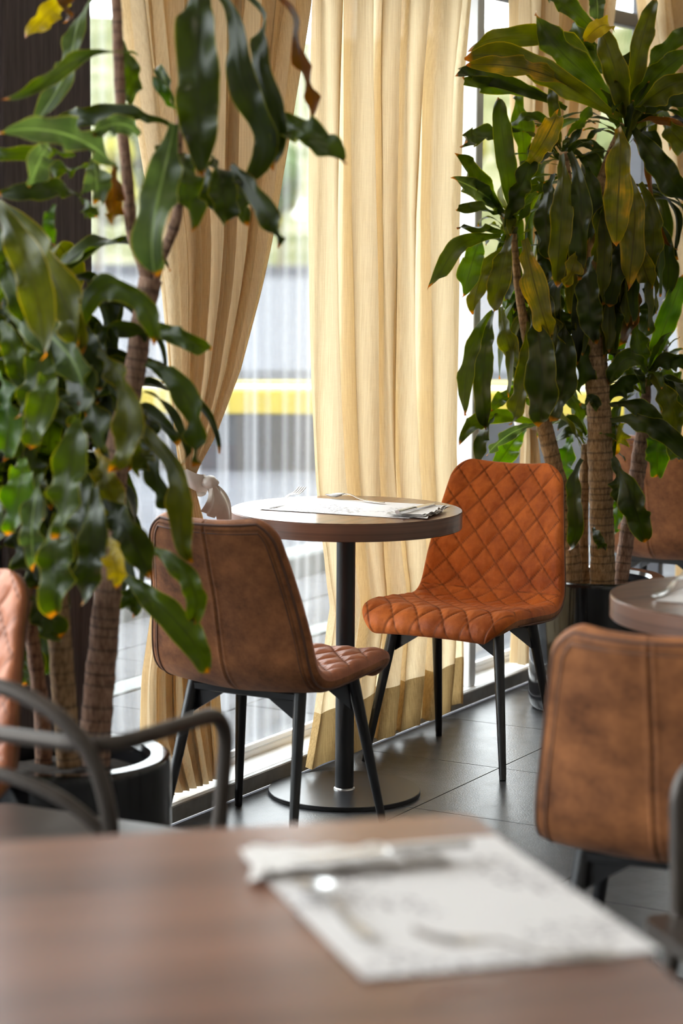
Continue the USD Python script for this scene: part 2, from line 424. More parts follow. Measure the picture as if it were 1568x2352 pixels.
ce = setting('ceiling', 'pale plain ceiling of the café', 'ceiling')
ce.part('slab', box(-0.4, NW, S0, S1, 2.95, 3.1), m_ceil)
w = setting('wall_far', 'plain pale end wall beyond the windows', 'wall'); w.part('plaster', box(-0.4, NW, S1, S1 + .15, 0, 2.95), m_wall)
w = setting('wall_rear', 'plain pale wall behind the camera', 'wall')
w.part('plaster', box(0, NW, S0 - .15, S0, 0, 2.95), m_wall)
w = setting('wall_inner', 'plain pale inner wall facing the windows', 'wall')
w.part('plaster', box(NW, NW + .15, S0, S1, 0, 2.95), m_wall)

# skirting and ledge under the windows
tr = setting('trim_1', 'low grey skirting and white ledge under the windows', 'skirting')
tr.part('skirting', box(-0.02, 0.0, S0, S1, 0, 0.045, 0.003), m_grey_skirt)
tr.part('ledge', box(-0.125, -0.02, S0, S1, 0, 0.044, 0.002), m_alu)
MULL = [-7.0, -5.6, -4.2, -2.75, -1.28, round(float(wall_sz(1098, 100, -.03)[0]), 3), 2.98, 5.0]  # first four windows lie out of view, left uncurtained to light the chairs
GL = -0.135
for k in range(len(MULL) - 1):
    a, b = MULL[k], MULL[k + 1]
    wn = setting(f'window_{k + 1}', None, 'window')
    fm = m_alu
    wn.part('mullion', box(GL - .05, -0.03, a, a + .045, 0.044, 2.95, .003), m_alu if k != 6 else m_alu_dark)
    wn.part('bottom_frame', box(GL - .02, GL + .018, a + .045, b, 0.04, 0.062, .003), fm)
    wn.part('bottom_bead', box(GL + .002, GL + .018, a + .045, b, 0.064, 0.078, .002), m_alu)
    wn.part('transom', box(GL - .03, GL + .018, a + .045, b, 2.20, 2.25, .004), m_alu_dark)
    wn.part('top_frame', box(GL - .03, GL + .03, a + .045, b, 2.87, 2.95, .004), fm)
    wn.part('pane', box(GL - .003, GL + .003, a + .045, b, 0.062, 2.20), m_glass)
    wn.part('pane', box(GL - .003, GL + .003, a + .045, b, 2.25, 2.87), m_glass)

# the dark pillar between two windows
pl = setting('pillar', 'dark wenge-clad pillar between the windows', 'pillar')
pl.part('cladding', box(-0.12, 0.03, -1.02, -0.70, 0.0, 2.95, .004), m_pillar)
pl.part('edge_strip', box(-0.10, 0.012, -1.05, -1.02, 0.0, 2.95), m_alu_dark)

# ceiling lamps, out of view: flush downlights placed to light the room inside
m_lamp = M('lamp_diffuser', {'e': ('emission', dict(color=(1.0, 0.86, 0.68), strength=6.0))}, [], 'e.emission')
LAMP = None
for sx in (-5.6, -3.6, -1.6, 0.4, 2.4):
    for nx in (1.3, 3.4):
        if LAMP is None:
            LAMP = Thing('unseen_ceiling_lamp', 'unseen round flush ceiling lamp lighting the room', 'ceiling lamp', W(sx, nx, 2.95), WALL_ROT, group='unseen ceiling lamps')
            LAMP.part('housing', lathe([(0.19, -0.0), (0.20, -0.0), (0.20, -0.05), (0.19, -0.055), (0.185, -0.05), (0.185, -0.001)], 40), m_alu)
            LAMP.part('diffuser', lathe([(0.0, -0.045), (0.183, -0.045), (0.183, -0.03), (0.0, -0.03)], 40), m_lamp)
        else:
            copy_of(LAMP, 'unseen_ceiling_lamp', W(sx, nx, 2.95), WALL_ROT, 'unseen round flush ceiling lamp lighting the room', 'ceiling lamp', 'unseen ceiling lamps')

# ------------------------------------------------------------------ outside
gr = setting('street', 'pale grey asphalt street outside the windows', 'street')
gr.part('asphalt', box(-60, -2.02, -30, 75, -0.30, -0.005), m_asphalt)
pv = setting('pavement', 'grey paved footway just outside the windows', 'pavement')
pv.part('bedding', box(-2.02, -0.19, -9, 8, -0.20, -0.018), m_conc_dark)
rows = [(-0.20, -0.62), (-0.62, -1.04), (-1.16, -1.48), (-1.48, -1.80)]
for ri, (n1, n0) in enumerate(rows):
    for s0 in np.arange(-3.2 + 0.2 * (ri % 2), 4.6, 0.42):
        pv.part('paver', box(n0 + .004, n1 - .004, s0 + .004, s0 + .416, -0.05, -0.004 - rng.random() * .004, 0.003), PAVERS[int(rng.integers(3))], smooth=False)
for s0 in np.arange(-3.2, 4.6, 0.9):
    pv.part('edging', box(-1.155, -1.045, s0 + .003, s0 + .897, -0.05, -0.002, 0.003), m_kerb, smooth=False)
kb = setting('kerb', 'raised pale kerb stones along the footway', 'kerb')
for s0 in np.arange(-4.0, 6.9, 1.0):
    kb.part('kerb_stone', box(-1.99, -1.82, s0 + .004, s0 + .996, -0.1, 0.085, 0.012), m_kerb, smooth=False)

isl = Thing('traffic_island', 'low dark concrete island with a yellow painted rim', 'traffic island', (0, 13.9, 0), 0.0, kind='structure')
isl.part('wall', box(-14, 14, 0.0, 2.2, -0.1, 0.485, .01), m_conc_dark)
isl.part('yellow_band', box(-14, 14, -0.012, 0.30, 0.345, 0.492, .006), m_yellow)
isl.part('white_line', box(-14, 14, 0.30, 0.42, 0.45, 0.493), m_white_paint)
v = np.array([(-3.0, .62, .47), (14, .62, .47), (14, 1.9, .47), (-3.0, .72, .47)]); v2 = v.copy(); v2[:, 2] = .494
isl.part('yellow_wedge', trimesh.convex.convex_hull(np.vstack([v, v2])), m_yellow)
fr = single('far_road', box(-120, 120, 72, 420, -0.2, 0.01), plain('far_asphalt', (0.045, 0.048, 0.057), 0.9, specular_ior_level=0.0), 'darker strip of road at the foot of the hillside', 'road', kind='structure')

# hillside
gx, gy = np.meshgrid(np.linspace(-110, 110, 120), np.linspace(95, 260, 60), indexing='ij')
gz = 0.36 * np.clip(gy - 98, 0, 52) ** 0.93 * (0.75 + 0.5 * meshkit.fbm(np.stack([gx / 45, gy / 45, gx * 0], -1), 4, 3)) + 1.5 * meshkit.fbm(np.stack([gx / 7, gy / 7, gx * 0], -1), 3, 5) * (gy > 99) - 0.4
hv, hf = grid(np.stack([gx, gy, gz], -1))
single('hillside', (hv, hf[:, ::-1]), m_bank, 'dry grassy hillside beyond the street', 'hillside', kind='structure', smooth=True)


def tree(x, y, h, r, kind, label, base=0.0):
    t = Thing('tree', label, 'tree', (x, y, base))
    t.part('trunk', tube([(0, 0, 0), (0.1, 0.05, h * .3), (0, 0, h * .62)], [.05 * h * .5, .04 * h * .45, .02 * h * .4], 8), m_treebark)
    blobs = []
    for k in range(9):
        b = trimesh.creation.icosphere(subdivisions=3, radius=r * (0.42 + 0.3 * rng.random()))
        p = b.vertices
        b.vertices = p * (0.72 + 0.6 * meshkit.fbm(p * 2.2 / r + k * 7, 3, int(x * 13) % 97 + k))[:, None]
        a = rng.random() * 6.28
        b.apply_translation((math.cos(a) * r * .5, math.sin(a) * r * .5, h * (.5 + .42 * rng.random())))
        blobs.append(b)
    t.part('crown', cat(blobs), kind, smooth=True)


TREES = [(-13.5, 90, 6.0, 1.9, 2, 'pale olive tree at the far end of the window view'), (-8.6, 80, 4.6, 1.4, 1, 'yellow autumn tree seen beside the dark pillar'),
         (-7.2, 93, 8.0, 2.0, 2, 'tall pale tree behind the yellow one'), (-3.4, 86, 5.6, 1.5, 0, 'green tree hidden behind the tied curtain'),
         (-2.5, 90, 3.6, 0.75, 1, 'small yellow tree between the two curtains'), (0.4, 96, 6.8, 1.5, 2, 'pale green tree rising behind the small yellow one'),
         (3.6, 91, 7.0, 1.9, 1, 'yellow green tree behind the full-length curtain'), (7.0, 86, 5.5, 1.3, 2, 'grey green tree seen past the window mullion'),
         (10.5, 92, 6.0, 1.6, 2, 'pale tree beyond the upper panes'), (15.0, 88, 8.0, 2.0, 0, 'green tree at the right end of the street')]
for x, y, h, r, k, l in TREES:
    tree(x, y, h, r, FOL[k], l)
blk = Thing('white_block', 'small white cabinet low on the bank between the curtains', 'block', (-1.9, 104.5, .9))  # plain block standing where a bright white spot shows on the bank
blk.part('body', box(-.42, .42, 0, .6, 0, 2.0, .03), m_white_wall)
blk.part('lid', box(-.47, .47, -.05, .65, 2.0, 2.1, .02), m_kerb)
blk.part('door', box(-.30, .30, -.02, 0.02, .15, 1.8, .01), m_white_wall)

# ================================================================== CURTAINS
def edge_fn(px, n=-0.02, ztop=2.66, nlow=None):
    sz = np.array([wall_sz(u, v, n if v < 1500 or nlow is None else nlow) for u, v in px])
    o = np.argsort(sz[:, 1])
    z, s = sz[o, 1], sz[o, 0]
    k = (s[-1] - s[-2]) / (z[-1] - z[-2])
    z, s = np.r_[z, ztop], np.r_[s, s[-1] + k * 0.15 * (ztop - z[-1])]
    return interp1d(z, s, kind='linear', fill_value='extrapolate')


def fold_wave(tau, folds, seed, sharp=2.4):
    folds = int(folds)
    r = np.random.default_rng(seed)
    kx = np.linspace(0, 1, folds + 1)
    kx[1:-1] += r.uniform(-.32, .32, folds - 1) / folds
    ph = np.interp(tau, kx, np.arange(folds + 1)) * 2 * math.pi
    amp = np.interp(tau, kx, r.uniform(.65, 1.15, folds + 1))
    return np.tanh(sharp * np.sin(ph)) * amp, np.sin(2 * ph) * amp, ph


def drape(zs, el, er, folds, amp, n0, seed, cols=None, sharp=2.4, lap=.20):
    """Points of hanging cloth: rows zs, between edges el(z), er(z); amp(z) fold depth, n0(z) mean distance from the wall plane."""
    folds = int(folds)
    cols = cols or folds * 34
    tau = np.linspace(0, 1, cols)
    w1, w2, ph = fold_wave(tau, folds, seed, sharp)
    out = np.zeros((len(zs), cols, 3))
    for i, z in enumerate(zs):
        a, b = float(el(z)), float(er(z))
        wid = b - a
        drift = 0.35 * (meshkit.noise(np.stack([tau * folds * 1.3, np.full(cols, z * .8), np.full(cols, seed)], -1), seed) - .5)
        s = a + wid * tau - w2 * wid / folds * lap + drift * wid / folds * .5
        A = amp(z) if callable(amp) else amp
        nn = (n0(z) if callable(n0) else n0) + A * (w1 * (1 + drift) + .25 * np.sin(2.7 * ph + 3 * z))
        out[i] = np.stack([nn, s, np.full(cols, z)], -1)
    return out


def curtain(label, el, er, folds, amp, n0, seed, zb=0.06, zt=2.66, hem=None, rows=70, mat=None, group=None, **kw):
    t = Thing('curtain', label, 'curtain', ORG, WALL_ROT, group=group)
    if hem:
        pts = drape(np.linspace(zb + hem, zt, rows), el, er, folds, amp, n0, seed, **kw)
        t.part('cloth', grid(pts), mat or m_linen, smooth=True)
        pts = drape(np.linspace(zb, zb + hem, 8), el, er, folds, amp, n0, seed, **kw)
        if callable(hem_sag):
            pts[..., 2] += 0
        t.part('hem_band', grid(pts), m_hem, smooth=True, label='darker olive brown hem band')
    else:
        pts = drape(np.linspace(zb, zt, rows), el, er, folds, amp, n0, seed, **kw)
        t.part('cloth', grid(pts), mat or m_linen, smooth=True)
    top = drape(np.array([zt, zt + .06]), el, er, folds, amp, n0, seed, **kw)
    t.part('heading_tape', grid(top), m_linen, smooth=True)
    return t


hem_sag = None
rail = setting('trim_2', 'white curtain rail along the window heads', 'curtain rail')
rail.part('rail', box(0.0, 0.09, S0, S1, 2.725, 2.76, .004), m_alu)

KZ = wall_sz(440, 1105, -0.03)[1]
# tied curtain by the pillar
e1l = edge_fn([(298, 0), (335, 300), (372, 560), (398, 850), (412, 1000), (429, 1090), (429, 1120), (392, 1250), (352, 1560), (350, 1700), (398, 1850)])
e1r = edge_fn([(684, 0), (648, 250), (604, 560), (548, 850), (500, 1000), (452, 1090), (452, 1120), (478, 1200), (508, 1600), (514, 1800)])


def tied_amp(top, knot, bottom):
    return lambda z: float(np.interp(z, [0, .25, KZ - .04, KZ, KZ + .08, KZ + .5, 2.0, 2.7], [bottom, bottom * .8, knot, knot * .8, knot, top * .6, top * .9, top]))


curtain('cream linen curtain tied back beside the dark pillar', e1l, e1r, 13, tied_amp(.055, .013, .028), lambda z: float(np.interp(z, [.7, 1.3], [-.04, -.015])), 11, zb=.065, rows=90, sharp=1.7, lap=.38)
# full-length curtain behind the round table
e2l = edge_fn([(720, 0), (722, 900), (726, 1130), (738, 1400), (724, 1600), (700, 1715)], nlow=.03)
e2r = edge_fn([(1086, 0), (1064, 200), (1052, 500), (1054, 900), (1059, 1300), (1062, 1600)], nlow=.03)
curtain('cream linen curtain hanging straight behind the round table', e2l, e2r, 5.0, lambda z: float(np.interp(z, [0, .35], [.024, .034])), lambda z: float(np.interp(z, [0, .15, .5, .8], [.040, .030, -.01, -.025])), 23, zb=.03, hem=.14)
# tied curtain behind the window-side plant
e3l = edge_fn([(1188, 0), (1190, 500), (1196, 900), (1203, 960), (1203, 985), (1196, 1150), (1186, 1520)])
e3r = edge_fn([(1412, 0), (1370, 250), (1310, 560), (1255, 850), (1228, 960), (1228, 985), (1246, 1150), (1250, 1500)])
curtain('cream linen curtain tied back behind the tall potted plant', e3l, e3r, 9, tied_amp(.05, .015, .03), -.02, 31, zb=.065, sharp=1.7, lap=.35)
e4l = edge_fn([(1478, 0), (1518, 300), (1545, 520), (1566, 900), (1572, 915), (1566, 1050), (1560, 1400)])
e4r = edge_fn([(1640, 0), (1636, 300), (1622, 560), (1600, 850), (1592, 900), (1592, 920), (1606, 1100), (1606, 1400)])
curtain('cream linen curtain by the farthest dark mullion', e4l, e4r, 7, tied_amp(.05, .015, .03), -.02, 41, zb=.065, sharp=1.7, lap=.35)

# voile
vo = Thing('sheer_curtain', 'thin white sheer voile between pillar and full-length curtain', 'sheer curtain', ORG, WALL_ROT)
vs, vz = np.linspace(-.69, .62, 260), np.linspace(.085, 2.7, 24)
vn = -.106 + .0075 * np.sin(vs * 34 + 2.2 * np.sin(vs * 7.3)) + .002 * np.sin(vs * 91 + 1)
vo.part('cloth', grid(np.stack([np.broadcast_to(vn, (24, 260)) + .002 * np.sin(vz[:, None] * 2 + vs * 9), np.broadcast_to(vs, (24, 260)), np.broadcast_to(vz[:, None], (24, 260))], -1)), m_voile, smooth=True)

# satin tie-backs
def tieback(label, s, z, n=-0.03, tail=True):
    t = Thing('curtain_tieback', label, 'tieback', W(s, n, z), WALL_ROT)
    th = np.linspace(0, 2 * math.pi, 36)
    rows_ = []
    for k in np.linspace(-1, 1, 7):
        rr = 1 + .12 * math.cos(k * 2.2) + .05 * np.sin(th * 5 + k * 3)
        rows_.append(np.stack([.036 * rr * np.cos(th), .042 * rr * np.sin(th), -.014 * np.sin(th) + k * .022 + .004 * np.sin(3 * th)], -1))
    t.part('band', grid(np.array(rows_)), m_satin, smooth=True)
    kn = trimesh.creation.icosphere(subdivisions=3, radius=.02)
    kn.vertices *= (1, 1.2, .9)
    kn.vertices *= (0.8 + .4 * meshkit.fbm(kn.vertices * 60, 2, 3))[:, None]
    kn.apply_translation((.045, 0.012, 0.0))
    t.part('knot', kn, m_satin, smooth=True)
    if tail:
        def flap(dy, l, wv):
            L = np.linspace(0, 1, 16)
            X = np.linspace(-1, 1, 9)
            g = np.zeros((16, 9, 3))
            for i, a in enumerate(L):
                wd = .012 + .030 * math.sin(min(a * 2.2, math.pi / 2)) * (1 - .25 * a)
                for j, b in enumerate(X):
                    g[i, j] = (.05 + .02 * math.sin(a * 2.6) + .008 * math.cos(b * 3 + wv), .012 + dy * a + b * wd, -l * a + .012 * b * math.sin(a * 3 + wv))
            return g
        t.part('tail', grid(flap(.055, .105, 0.4)), m_satin, smooth=True)
        t.part('tail', grid(flap(-.035, .075, 1.7)), m_satin, smooth=True)


s_, z_ = wall_sz(440, 1108, -.03)
tieback('pale satin sash knotted round the tied curtain beside the pillar', s_, z_)
s_, z_ = wall_sz(1215, 972, -.02)
tieback('pale satin sash on the curtain behind the tall potted plant', s_, z_, tail=False)

# ================================================================== DINING CHAIRS
def make_chair_meshes():
    prof = np.array([(.213, .378), (.217, .395), (.202, .412), (.125, .421), (.02, .411), (-.08, .402), (-.137, .410), (-.174, .440), (-.196, .495), (-.218, .59), (-.250, .70), (-.286, .806)])
    d = np.r_[0, np.cumsum(np.linalg.norm(np.diff(prof, axis=0), axis=1))]
    L = d[-1]
    cs = CubicSpline(d, prof)
    lj = d[7]                                           # seat and back meet here
    wfun = interp1d([0, .08, lj - .06, lj + .05, lj + .16, L], [.222, .231, .228, .221, .206, .168], kind='quadratic')

    def half(l):
        w0 = wfun(l)
        for end, r in ((l, .075), (L - l, .06)):
            if end < r:
                w0 = w0 - r + math.sqrt(max(r * r - (r - end) ** 2, 0))
        return w0

    def surf(nl, nu, side):
        tl = np.linspace(0, 1, nl)
        tl = tl - 0.11 * np.sin(2 * math.pi * tl) / 1.0 * 1.0
        ls = tl * L
        us = np.sin(np.linspace(-1, 1, nu) * math.pi / 2)
        us = 0.55 * us + 0.45 * np.linspace(-1, 1, nu)
        c, t = cs(ls), cs(ls, 1)
        nrm = np.stack([t[:, 1], -t[:, 0]], 1)
        nrm = -nrm / np.linalg.norm(nrm, axis=1, keepdims=True)
        # nrm points to the sitter's side
        nrm *= np.sign((nrm * np.array([.6, .8])).sum(1, keepdims=True))
        v, g = np.zeros((nl, nu, 3)), np.zeros((nl, nu))
        for i, l in enumerate(ls):
            w = half(l)
            x = us * w
            e = np.minimum((1 - np.abs(us)) * w, min(l, L - l))
            T = np.interp(l, [0, lj, L], [.024, .024, .017])
            h = T * np.sqrt(np.clip(1 - (1 - np.minimum(e / .024, 1)) ** 2, 0, 1))
            curl = (.030 * np.interp(l, [0, lj - .1, lj + .1, L], [.2, .6, 1.0, .8])) * np.abs(us) ** 2.2
            disp = np.zeros(nu)
            if side > 0:
                PX, PL = .076, .088
                k = 1 / math.sqrt(1 / PX ** 2 + 1 / PL ** 2)
                q = l - lj
                a1, a2 = x / PX + q / PL, x / PX - q / PL
                d1, d2 = np.abs(a1 - np.round(a1)) * k, np.abs(a2 - np.round(a2)) * k
                dj = np.full(nu, abs(l - lj + .018 * (us ** 2 - .3)))
                dm = np.minimum(np.minimum(d1, d2), dj)
                fade = np.clip((e - .002) / .030, 0, 1) ** .7
                disp = (.0072 * np.clip(dm / .021, 0, 1) ** 0.6 - .0036) * fade
                # little gathers beside the seams
                disp += .0013 * np.sin(x * 320 + l * 210) * np.exp(-(dm / .008) ** 2) * fade
                disp += .0012 * (meshkit.noise(np.stack([x * 40, np.full(nu, l * 40), x * 0], -1), 3) - .5) * fade
                g[i] = np.exp(-(dm / .0021) ** 2) * np.clip(e / .01, 0, 1)
            else:
                dc = np.abs(x - .0)
                g[i] = (np.exp(-(dc / .0022) ** 2) * (l > lj - .05)) * np.clip(e / .02, 0, 1)
                disp = -.0025 * np.exp(-((dc - .0) / .003) ** 2) * (l > lj - .05) + .0015 * np.exp(-((dc - .006) / .004) ** 2) * (l > lj - .05)
                di = np.abs(e - .020)
                disp = disp - .0018 * np.exp(-(di / .0025) ** 2)
                g[i] = np.maximum(g[i], .8 * np.exp(-(di / .0025) ** 2))
                disp += .003 * (meshkit.noise(np.stack([x * 16, np.full(nu, l * 16), x * 0], -1), 5) - .5) * np.clip(e / .03, 0, 1)
            off = side * h + curl + (disp if side > 0 else -disp)
            v[i, :, 0] = x
            v[i, :, 1] = c[i, 0] + nrm[i, 0] * off
            v[i, :, 2] = c[i, 1] + nrm[i, 1] * off
        return v, g, ls, us

    vf, gf, _, _ = surf(250, 150, +1)
    vb, gb, _, _ = surf(150, 150, -1)

    def along(inset, l0, l1, n=60, side=-1, lift=.001):
        """A line running round the shell's rim at a constant inset, on the outer (back) or sitter's side."""
        ls = np.linspace(l0, l1, n)
        def P(l, xs):
            c, t = cs(l), cs(l, 1)
            nn = np.array([t[1], -t[0]]); nn = -nn / np.linalg.norm(nn); nn *= np.sign(nn @ np.array([.6, .8]))
            w = half(l)
            e = min(w - abs(xs), l, L - l)
            T = np.interp(l, [0, lj, L], [.024, .024, .017])
            h = T * math.sqrt(max(1 - (1 - min(max(e, 0) / .024, 1)) ** 2, 0))
            curl = (.030 * np.interp(l, [0, lj - .1, lj + .1, L], [.2, .6, 1.0, .8])) * (abs(xs) / w) ** 2.2
            o = side * (h + lift) + curl
            return np.array([xs, c[0] + nn[0] * o, c[1] + nn[1] * o])
        r1 = [P(l, half(l) - inset) for l in ls]
        xe = half(l1) - inset
        top = [P(l1, x) for x in np.linspace(xe, -xe, 24)[1:-1]]
        r2 = [P(l, -(half(l) - inset)) for l in ls[::-1]]
        return np.array(r1 + top + r2)
    return vf, gf, vb, gb, along, L, lj


CH = make_chair_meshes()


def make_chair(label, loc, rot, m_f, m_b, group=None):
    vf, gf, vb, gb, along, L, lj = CH
    t = Thing('dining_chair', label, 'chair', loc, rot, group=group)
    v, f = grid(vf)
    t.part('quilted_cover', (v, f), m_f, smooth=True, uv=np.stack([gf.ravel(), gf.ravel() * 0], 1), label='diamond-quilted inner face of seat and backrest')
    v, f = grid(vb)
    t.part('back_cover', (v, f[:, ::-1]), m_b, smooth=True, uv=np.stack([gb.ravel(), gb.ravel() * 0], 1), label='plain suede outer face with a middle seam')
    p = along(.007, .10, L - .007)
    t.part('piping', tube(p, .0032, 8), m_thread)
    t.part('edge_seam', tube(along(.026, .20, L - .026, lift=-.0005), .0018, 6), m_thread)
    # legs: slim cones, a black frame under the seat
    for sx in (-1, 1):
        for top, foot in (((.158, .128, .388), (.212, .198, 0.0)), ((.148, -.105, .388), (.186, -.205, 0.0))):
            a, b = np.array(top) * (sx, 1, 1), np.array(foot) * (sx, 1, 1)
            lg = t.part('leg', tube([a, a + (b - a) * .03, b + (a - b) * .05, b + (a - b) * .035], [.0155, .0155, .0100, .0098], 18), m_black)
            t.part('foot_glide', tube([b + (a - b) * .035, b + (a - b) * .004, b + (a - b) * 0.0], [.0096, .0096, .008], 14), m_black, parent=lg)
    fr = [box(-.155, .155, .110, .140, .368, .388, .003), box(-.145, .145, -.12, -.09, .366, .386, .003), box(-.02, .02, -.10, .12, .37, .386, .003)]
    t.part('seat_frame', cat(fr), m_black)
    for sx in (-1, 1):
        for y in (.118, -.106):
            x0 = .152 if y > 0 else .142
            tri = np.array([(sx * (x0 - .09), y, .372), (sx * x0, y, .372), (sx * (x0 + .010), y, .308), (sx * (x0 - .010), y, .33)])
            t.part('gusset', trimesh.convex.convex_hull(np.vstack([tri + (0, .004, 0), tri - (0, .004, 0)])), m_black)
    return t


make_chair('cognac quilted dining chair behind the round table, seat toward the camera', W(.695, .297), WALL_ROT + 180, m_front, m_back)
ch2 = make_chair('brown suede dining chair at the round table, its plain back to the camera', W(-.29, .252), WALL_ROT, m_front_sheen, m_back)
copy_of(ch2, 'dining_chair', (.607, 3.94, 0), math.degrees(math.atan2(.94, .34)) - 90, 'tan suede dining chair with its blurred back toward the camera, before the small corner table', 'chair')
copy_of(ch2, 'dining_chair', (-.89, 4.17, 0), math.degrees(math.atan2(-.8, -.6)) - 90, 'quilted cognac dining chair cut off by the frame beside the pillar-side plant', 'chair')
copy_of(ch2, 'dining_chair', (1.125, 7.62, 0), WALL_ROT - 2, 'brown suede dining chair half hidden behind the tall plant', 'chair')

# ================================================================== TABLES
def round_table(label, loc, grain):
    t = Thing('round_table', label, 'table', loc, grain)
    t.part('tabletop', lathe([(0, .7465), (0.2965, .7465), (.2995, .7495), (.2995, .750), (.2985, .7508), (0, .7508)], 96), m_wood)
    t.part('edge_band', lathe([(0.0, .705), (.298, .705), (.300, .707), (.300, .7475), (.2985, .749), (0, .749)], 96), m_wood_edge, label='dark striped veneer edge')
    t.part('mounting_plate', lathe([(0, .697), (.11, .697), (.11, .705), (0, .705)], 40), m_black)
    t.part('post', lathe([(0, .012), (.0245, .012), (.0245, .70), (0, .70)], 40), m_black)
    t.part('weld_collar', lathe([(.024, .010), (.0285, .010), (.0275, .0145), (.0245, .0165)], 40), m_steel)
    t.part('base_plate', lathe([(0, 0), (.199, 0), (.200, .001), (.200, .010), (.1985, .0115), (0, .0115)], 96), m_base)
    return t


TC = on(795, 1170, .75)[:2]
rt = round_table('round walnut-topped pedestal table laid for one by the curtain', (TC[0], TC[1], 0), WALL_ROT + 90)
rt2c = (.835, 4.43)
copy_of(rt, 'round_table', (rt2c[0], rt2c[1], 0), WALL_ROT + 60, 'round walnut-topped table cut off by the frame, beyond the tan chair', 'table')

# the long table in front
AX = math.radians(14.6)
e1, e2 = np.array([math.cos(AX), math.sin(AX)]), np.array([math.sin(AX), -math.cos(AX)])
CRN = on(1082, 1868, .75)[:2]                         # far corner of the table
TL, TD = 1.30, .80
LT = Thing('dining_table', 'rectangular walnut dining table at the front, set with one paper mat', 'table', (CRN[0], CRN[1], 0), math.degrees(AX))   # local x along, y away; the top spans x -TL..0, y -TD..0


def rr_prism(x0, x1, y0, y1, z0, z1, r, bev=.002):
    import shapely
    p = shapely.box(x0 + r, y0 + r, x1 - r, y1 - r).buffer(r, quad_segs=10)
    a = trimesh.creation.extrude_polygon(p, z1 - z0)
    a.apply_translation((0, 0, z0))
    return a


LT.part('tabletop', rr_prism(-TL, 0, -TD, 0, .722, .75, .03), m_wood_table)
LT.part('apron', box(-TL + .1, -.1, -TD + .1, -.1, .66, .722), m_black)
for x in (-TL + .12, -.12):
    for y in (-TD + .12, -.12):
        LT.part('leg', tube([(x, y, .70), (x, y, 0.0)], [.022, .018], 16), m_black)

# ------------------------------------------------------------------ paper mats, napkins, cutlery
def printed(name, seed):
    """White mat paper with small grey line drawings."""
    nodes = {'tc': ('texture_coordinate', {}), 'v': ('voronoi_texture', dict(scale=14.0, feature='distance_to_edge')), 'n': ('noise_texture', dict(scale=7.0, detail=1.0)),
             'n2': ('noise_texture', dict(scale=95.0, detail=3.0)), 'mp': ('mapping', dict(location=(seed * 1.7, seed, 0))),
             'a': ('map_range', dict(from_min=0.52, from_max=0.56, to_min=0, to_max=1, clamp=True)), 'b': ('map_range', dict(from_min=0.53, from_max=0.58, to_min=0, to_max=1, clamp=True)),
             'm': ('math', dict(math_type='multiply')), 'mx': ('mix_color', dict(a=(0.80, 0.765, 0.75), b=(0.36, 0.33, 0.33))), 'p': ('principled_bsdf', dict(roughness=0.75))}
    return M(name, nodes, [('tc.object', 'mp.vector'), ('mp.vector', 'n.vector'), ('mp.vector', 'n2.vector'), ('n.fac', 'a.value'), ('n2.fac', 'b.value'), ('a.result', 'm.value1'), ('b.result', 'm.value2'),
                           ('m.value', 'mx.fac'), ('mx.result', 'p.base_color')], 'p.BSDF')


def mat_sheet(label, c, rot, w=.42, h=.30, z=.7512, seed=1):
    X, Y = np.meshgrid(np.linspace(-w / 2, w / 2, 30), np.linspace(-h / 2, h / 2, 22), indexing='ij')
    lift = .0012 * meshkit.noise(np.stack([X * 9, Y * 9, X * 0], -1), seed) + .005 * np.clip((np.abs(X) + np.abs(Y)) / (w / 2 + h / 2) - .86, 0, 1)
    top = np.stack([X, Y, lift + .0003], -1)
    bot = top - (0, 0, .0003)
    v1, f1 = grid(top)
    v2, f2 = grid(bot)
    t = Thing('paper_placemat', label, 'placemat', (c[0], c[1], z), rot)
    t.part('sheet', (np.vstack([v1, v2]), np.vstack([f1, f2[:, ::-1] + len(v1)])), printed(f'mat_print_{seed}', seed))
    return t


def sweep_flat(path, halfw, thick, cup=0.0):
    """Flatware: a strip along path (x along, z height), halfw[i] wide, thick[i] thick, cupped."""
    n, k = len(path), 9
    us = np.linspace(-1, 1, k)
    top, bot = np.zeros((n, k, 3)), np.zeros((n, k, 3))
    cup = np.broadcast_to(cup, (n,))
    for i in range(n):
        x, z = path[i]
        y = us * halfw[i]
        zz = z + cup[i] * us ** 2
        top[i] = np.stack([np.full(k, x), y, zz + thick[i] * .5 * (1 - us ** 2 * .7)], -1)
        bot[i] = np.stack([np.full(k, x), y, zz - thick[i] * .5 * (1 - us ** 2 * .7)], -1)
    v1, f1 = grid(top)
    v2, f2 = grid(bot)
    m = trimesh.Trimesh(np.vstack([v1, v2]), np.vstack([f1[:, ::-1], f2 + len(v1)]), process=False)
    rim = []
    o = len(v1)
    for i in range(n - 1):
        for c in (0, k - 1):
            a, b = i * k + c, (i + 1) * k + c
            rim += [(a, b, o + b), (a, o + b, o + a)]
    for c in range(k - 1):
        for r in (0, n - 1):
            a, b = r * k + c, r * k + c + 1
            rim += [(a, b, o + b), (a, o + b, o + a)]
    return trimesh.Trimesh(m.vertices, np.vstack([m.faces, rim]), process=False)


